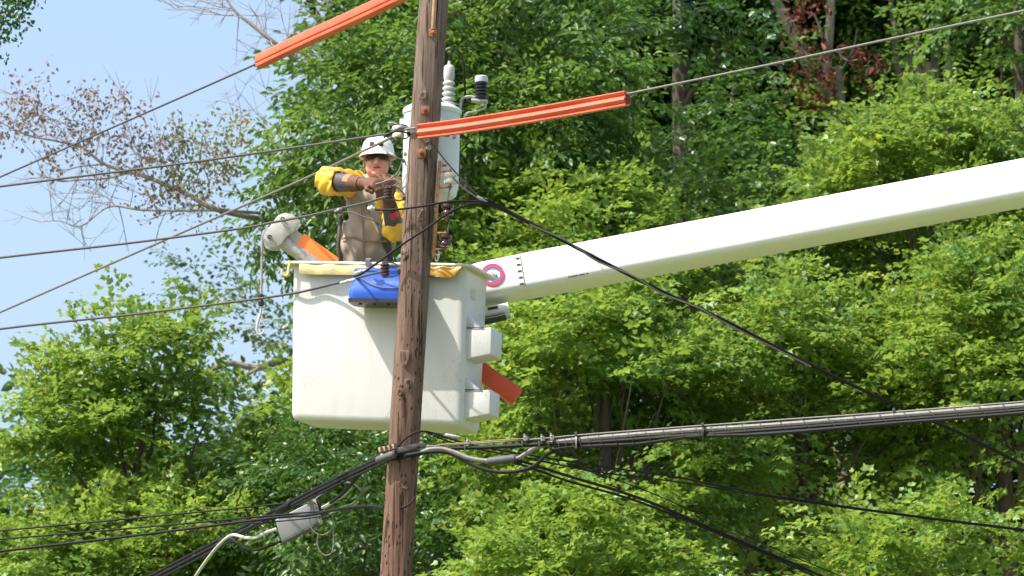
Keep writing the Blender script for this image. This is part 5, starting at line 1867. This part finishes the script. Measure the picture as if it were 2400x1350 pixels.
MB().lathe([(.024, 0), (.024, .03)], P(1212, 1082, -.36), P(1216, 1081, -.38) - P(1212, 1082, -.36), 12).build('end_seal', M['black'], sl)
for k, (a, b, lab) in enumerate(((1350, 1034, 'strap round the right cable bundle nearest the pole'), (1647, 1012, 'strap at the middle of the right cable bundle'), (2095, 978, 'strap round the right cable bundle nearest the right edge'))):
    Yc = -.55 - (a - 1350) / 1000.0 * 1.25
    t = thing('cable_strap', P(a, b, Yc), lab, 'cable strap', 'cable straps')
    rr_ = [(.030 * math.cos(rad(q)), .046 * math.sin(rad(q))) for q in range(0, 360, 30)]
    MB().sweep(rr_, [P(a - 2, b, Yc), P(a + 2, b, Yc)]).build('band', M['steel_dark'] if k else M['galv'], t)
    MB().box(P(a, b - 17, Yc - .02), (.008, 0, 0), (0, .008, 0), (0, 0, .012)).build('buckle', M['steel_dark'], t, bevel=.002)
for k, (a, b, lab) in enumerate(((1098, 1037, 'shiny strand clamp nearest the pole'), (1232, 1028, 'tallest shiny strand clamp'), (1272, 1029, 'dull strand clamp where the grey cable meets the strand'), (1294, 1026, 'small strand clamp beside the grey cable bend'))):
    Yc = -.25 - (a - 1098) / 1000.0 * 1.25
    t = thing('strand_clamp', P(a, b, Yc), lab, 'clamp', 'strand clamps')
    MB().box(P(a, b, Yc), (.013, 0, .002), (0, .012, 0), (-.002, 0, .014)).build('plate', M['galv'], t, bevel=.004)
    MB().lathe([(.010, 0), (.010, .01), (.006, .012), (.006, .022)], P(a - 1, b - 3, Yc - .01), (-.3, -.4, .8), 6).build('nut', M['galv'], t)
    MB().box(P(a - 8, b + 12, Yc), (.006, 0, 0), (0, .012, 0), (0, 0, .016)).build('hanger', M['steel_dark'], t, bevel=.002)
# pole clamp
pc = thing('pole_clamp', P(915, 1052, -.13), 'striped tan and black guard clamp where the telecom cables cross the pole', 'clamp')
MB().sweep(rbox(.03, .034, .006), [P(889, 1056, -.09), P(930, 1046, -.13)]).build('guard', M['woodlight'], pc)
for k in range(4):
    q = P(894 + 10.5 * k, 1054.6 - 2.6 * k, -.10 - .011 * k)
    MB().box(q, (.006, -.002, .002), (0, .020, 0), (-.003, 0, .019)).build('stripe', M['marking'], pc)
MB().box(P(962, 1050, -.13), (.09, -.0, .02), (0, .015, 0), (-.004, 0, .018)).build('clamp_bar', M['steel_dark'], pc, bevel=.004)
# left cables
LG = 'telecom cables left of the pole'
lpts = [(985, 1052, -.14), (930, 1064, -.1), (880, 1083, .15), (760, 1140, 1.3), (640, 1202, 2.4), (500, 1277, 3.7), (350, 1356, 5.0), (150, 1462, 6.6)]
for k, (dy, r, lab) in enumerate(((-5, .010, 'uppermost black cable of the left telecom run'), (4, .013, 'middle black cable of the left telecom run'), (12, .009, 'lowest black cable of the left telecom run'))):
    rr2 = np.random.default_rng(200 + k)
    wire('telecom_cable', lab, [(a, b + dy + rr2.normal(0, 1.0), c) for a, b, c in lpts], r, 'black', 'cable', LG)
s2 = thing('splice_sleeve', P(700, 1170, 1.85), 'fat black sleeve on the left cables above the grey box', 'splice')
MB().lathe([(.016, 0), (.025, .03), (.025, .27), (.016, .3)], P(650, 1198, 2.28), P(735, 1155, 1.48) - P(650, 1198, 2.28), 14).build('sleeve', M['black'], s2)
s3 = thing('splice_sleeve', P(905, 1070, -.12), 'black sleeve on the cables beside the striped clamp', 'splice')
MB().lathe([(.016, 0), (.026, .01), (.026, .13), (.016, .14)], P(882, 1080, -.10), P(930, 1063, -.16) - P(882, 1080, -.10), 14).build('sleeve', M['sleeve'], s3)
# grey splice box
YX = 1.75
c = P(697, 1224, YX)
bxd = Vector((P(735, 1178, YX) - P(648, 1222, YX)))
hl = bxd.length / 2
bxd.normalize()
bxn = Vector((0, -1, -.1)).normalized()
bxv = Vector((P(648, 1222, YX) - P(664, 1272, YX))); hv = bxv.length / 2; bxv.normalize()
sbx = thing('splice_box', c, 'grey tilted cable splice box left of the pole', 'splice box')
MB().box(c, bxd * hl, Vector((0, .055, 0)), bxv * hv).build('housing', M['boxgrey'], sbx, bevel=.008, bseg=3)
MB().box(c + bxd * (hl + .012), bxd * .014, Vector((0, .06, 0)), bxv * (hv * 1.06)).build('end_cap', M['castgrey'], sbx, bevel=.004)
MB().box(c + bxd * (hl + .04), bxd * .014, Vector((0, .045, 0)), bxv * (hv * .8)).build('grommet', M['black'], sbx, bevel=.006)
MB().box(c - bxv * (hv + .006), bxd * hl * .98, Vector((0, .06, 0)), bxv * .008).build('lower_flange', M['sleeve'], sbx, bevel=.003)
for k in range(4):
    MB().lathe([(.007, 0), (.007, .008)], c + bxd * (hl + .012) + bxv * (hv * (.7 - .45 * k)) + Vector((0, -.060, 0)), (0, -1, 0), 8).build('screw', M['steel_dark'], sbx)
for k in range(3):
    MB().lathe([(.008, 0), (.008, .02)], c - bxv * (hv + .012) + bxd * (hl * (.75 - .75 * k)) + Vector((0, -.03, 0)), -bxv, 8).build('latch', M['galv'], sbx)
for lab, pts, r, mt in (
        ('white cable curling down from the grey box', [(648, 1240, YX), (625, 1248, YX), (600, 1260, YX), (575, 1260, YX + .1), (545, 1254, YX + .3), (518, 1272, YX + .6), (488, 1308, YX + 1), (462, 1345, YX + 1.4), (430, 1395, YX + 1.8)], .0115, 'white_cable'),
        ('black cable sagging from the lower edge of the grey box', [(668, 1264, YX), (640, 1276, YX), (610, 1287, YX), (585, 1288, YX + .1), (562, 1277, YX + .3), (540, 1262, YX + .6), (515, 1266, YX + 1)], .010, 'black'),
        ('pale cable leaving the right end of the grey box', [(752, 1192, YX), (768, 1184, 1.6), (785, 1173, 1.45), (806, 1160, 1.2), (822, 1142, 1)], .013, 'white_cable'),
        ('grey wire arching above the grey box', [(735, 1180, YX), (745, 1165, YX), (775, 1145, YX), (790, 1128, 1.4), (830, 1135, 1.2), (846, 1150, 1.1)], .006, 'wire_al'),
        ('grey slack wire between the box and the black loop', [(750, 1215, YX), (790, 1197, 1.5), (830, 1178, 1.2), (850, 1150, 1.0), (856, 1120, .8), (860, 1098, .5)], .0075, 'wire_al'),
        ('small upper loop of grey wire under the grey box', [(728, 1185, YX - .08), (725, 1220, YX - .08), (735, 1245, YX - .08), (755, 1254, YX - .08), (775, 1243, YX - .08), (782, 1222, YX - .08), (776, 1205, YX - .06)], .0055, 'wire_al'),
        ('large lower loop of grey wire under the grey box', [(746, 1250, YX - .09), (744, 1275, YX - .09), (752, 1295, YX - .09), (766, 1302, YX - .09), (779, 1292, YX - .09), (782, 1265, YX - .09), (780, 1225, YX - .08)], .0055, 'wire_al')):
    wire('slack_cable', lab, pts, r, mt, 'cable', 'slack cables at the splice box')
for lab, pts, r in (
        ('uppermost thin drop wire crossing the left maple', [(-300, 1272, 3), (0, 1244, 2.8), (330, 1213, 2.5), (645, 1182, 2.2), (690, 1172, 2.0)], .0065),
        ('middle thin drop wire crossing the left maple', [(-300, 1290, 3), (0, 1264, 2.7), (400, 1230, 2.1), (640, 1208, 1.6), (760, 1198, 1.2), (850, 1190, .5), (900, 1192, .1), (940, 1191, -.1), (962, 1180, -.13), (973, 1165, -.11)], .0065),
        ('thickest lowest drop cable crossing the left maple', [(-300, 1328, 3), (0, 1292, 2.7), (300, 1257, 2.2), (640, 1214, 1.6), (720, 1208, 1.3), (800, 1192, .8), (860, 1186, .4), (900, 1190, .1)], .010),
        ('short thin wire crossing the face of the grey box', [(560, 1228, 1.7), (650, 1222, 1.62), (735, 1213, 1.5), (770, 1205, 1.4)], .005)):
    wire('drop_wire', lab, pts, r, 'black', 'cable', 'drop wires left of the pole')
for lab, pts, r in (
        ('thin drop wire arching over the pole then falling right', [(930, 1050, -.13), (955, 1024, -.17), (985, 1011, -.18), (1015, 1015, -.16), (1060, 1030, -.1), (1130, 1048, 0), (1250, 1068, .2), (1400, 1092, .5), (1600, 1121, .9), (1800, 1160, 1.3), (2100, 1203, 1.9), (2400, 1241, 2.5), (2600, 1268, 2.9)], .006),
        ('thin drop wire just below the arching one', [(1000, 1013, -.16), (1050, 1034, -.1), (1120, 1053, 0), (1250, 1076, .2), (1400, 1106, .5), (1600, 1131, .9), (1800, 1164, 1.3), (2100, 1206, 1.9), (2400, 1244, 2.5)], .005),
        ('upper black cable of the pair falling to the bottom right', [(1205, 1078, -.3), (1240, 1086, -.2), (1330, 1115, .1), (1500, 1168, .6), (1700, 1252, 1.2), (1930, 1352, 1.9), (2100, 1430, 2.4)], .010),
        ('lower black cable of the pair falling to the bottom right', [(1205, 1084, -.3), (1240, 1095, -.2), (1330, 1127, .1), (1500, 1177, .6), (1700, 1258, 1.2), (1930, 1360, 1.9), (2100, 1440, 2.4)], .008),
        ('faint thin drop wire between the two pairs at lower right', [(1250, 1078, -.1), (1400, 1110, .4), (1550, 1165, .9), (1680, 1225, 1.3), (1830, 1292, 1.8), (2000, 1362, 2.3)], .004)):
    wire('drop_wire', lab, pts, r, 'black', 'cable', 'drop wires right of the pole')
sp = thing('wire_connector', P(1045, 1022, -.13), 'pale tubular connector on the arching drop wires', 'connector', 'clamps on the conductors')
MB().lathe([(.006, 0), (.011, .008), (.011, .09), (.006, .1)], P(1043, 1019, -.15), P(1080, 1026, -.12) - P(1043, 1019, -.15), 10).build('sleeve', M['white_cable'], sp)
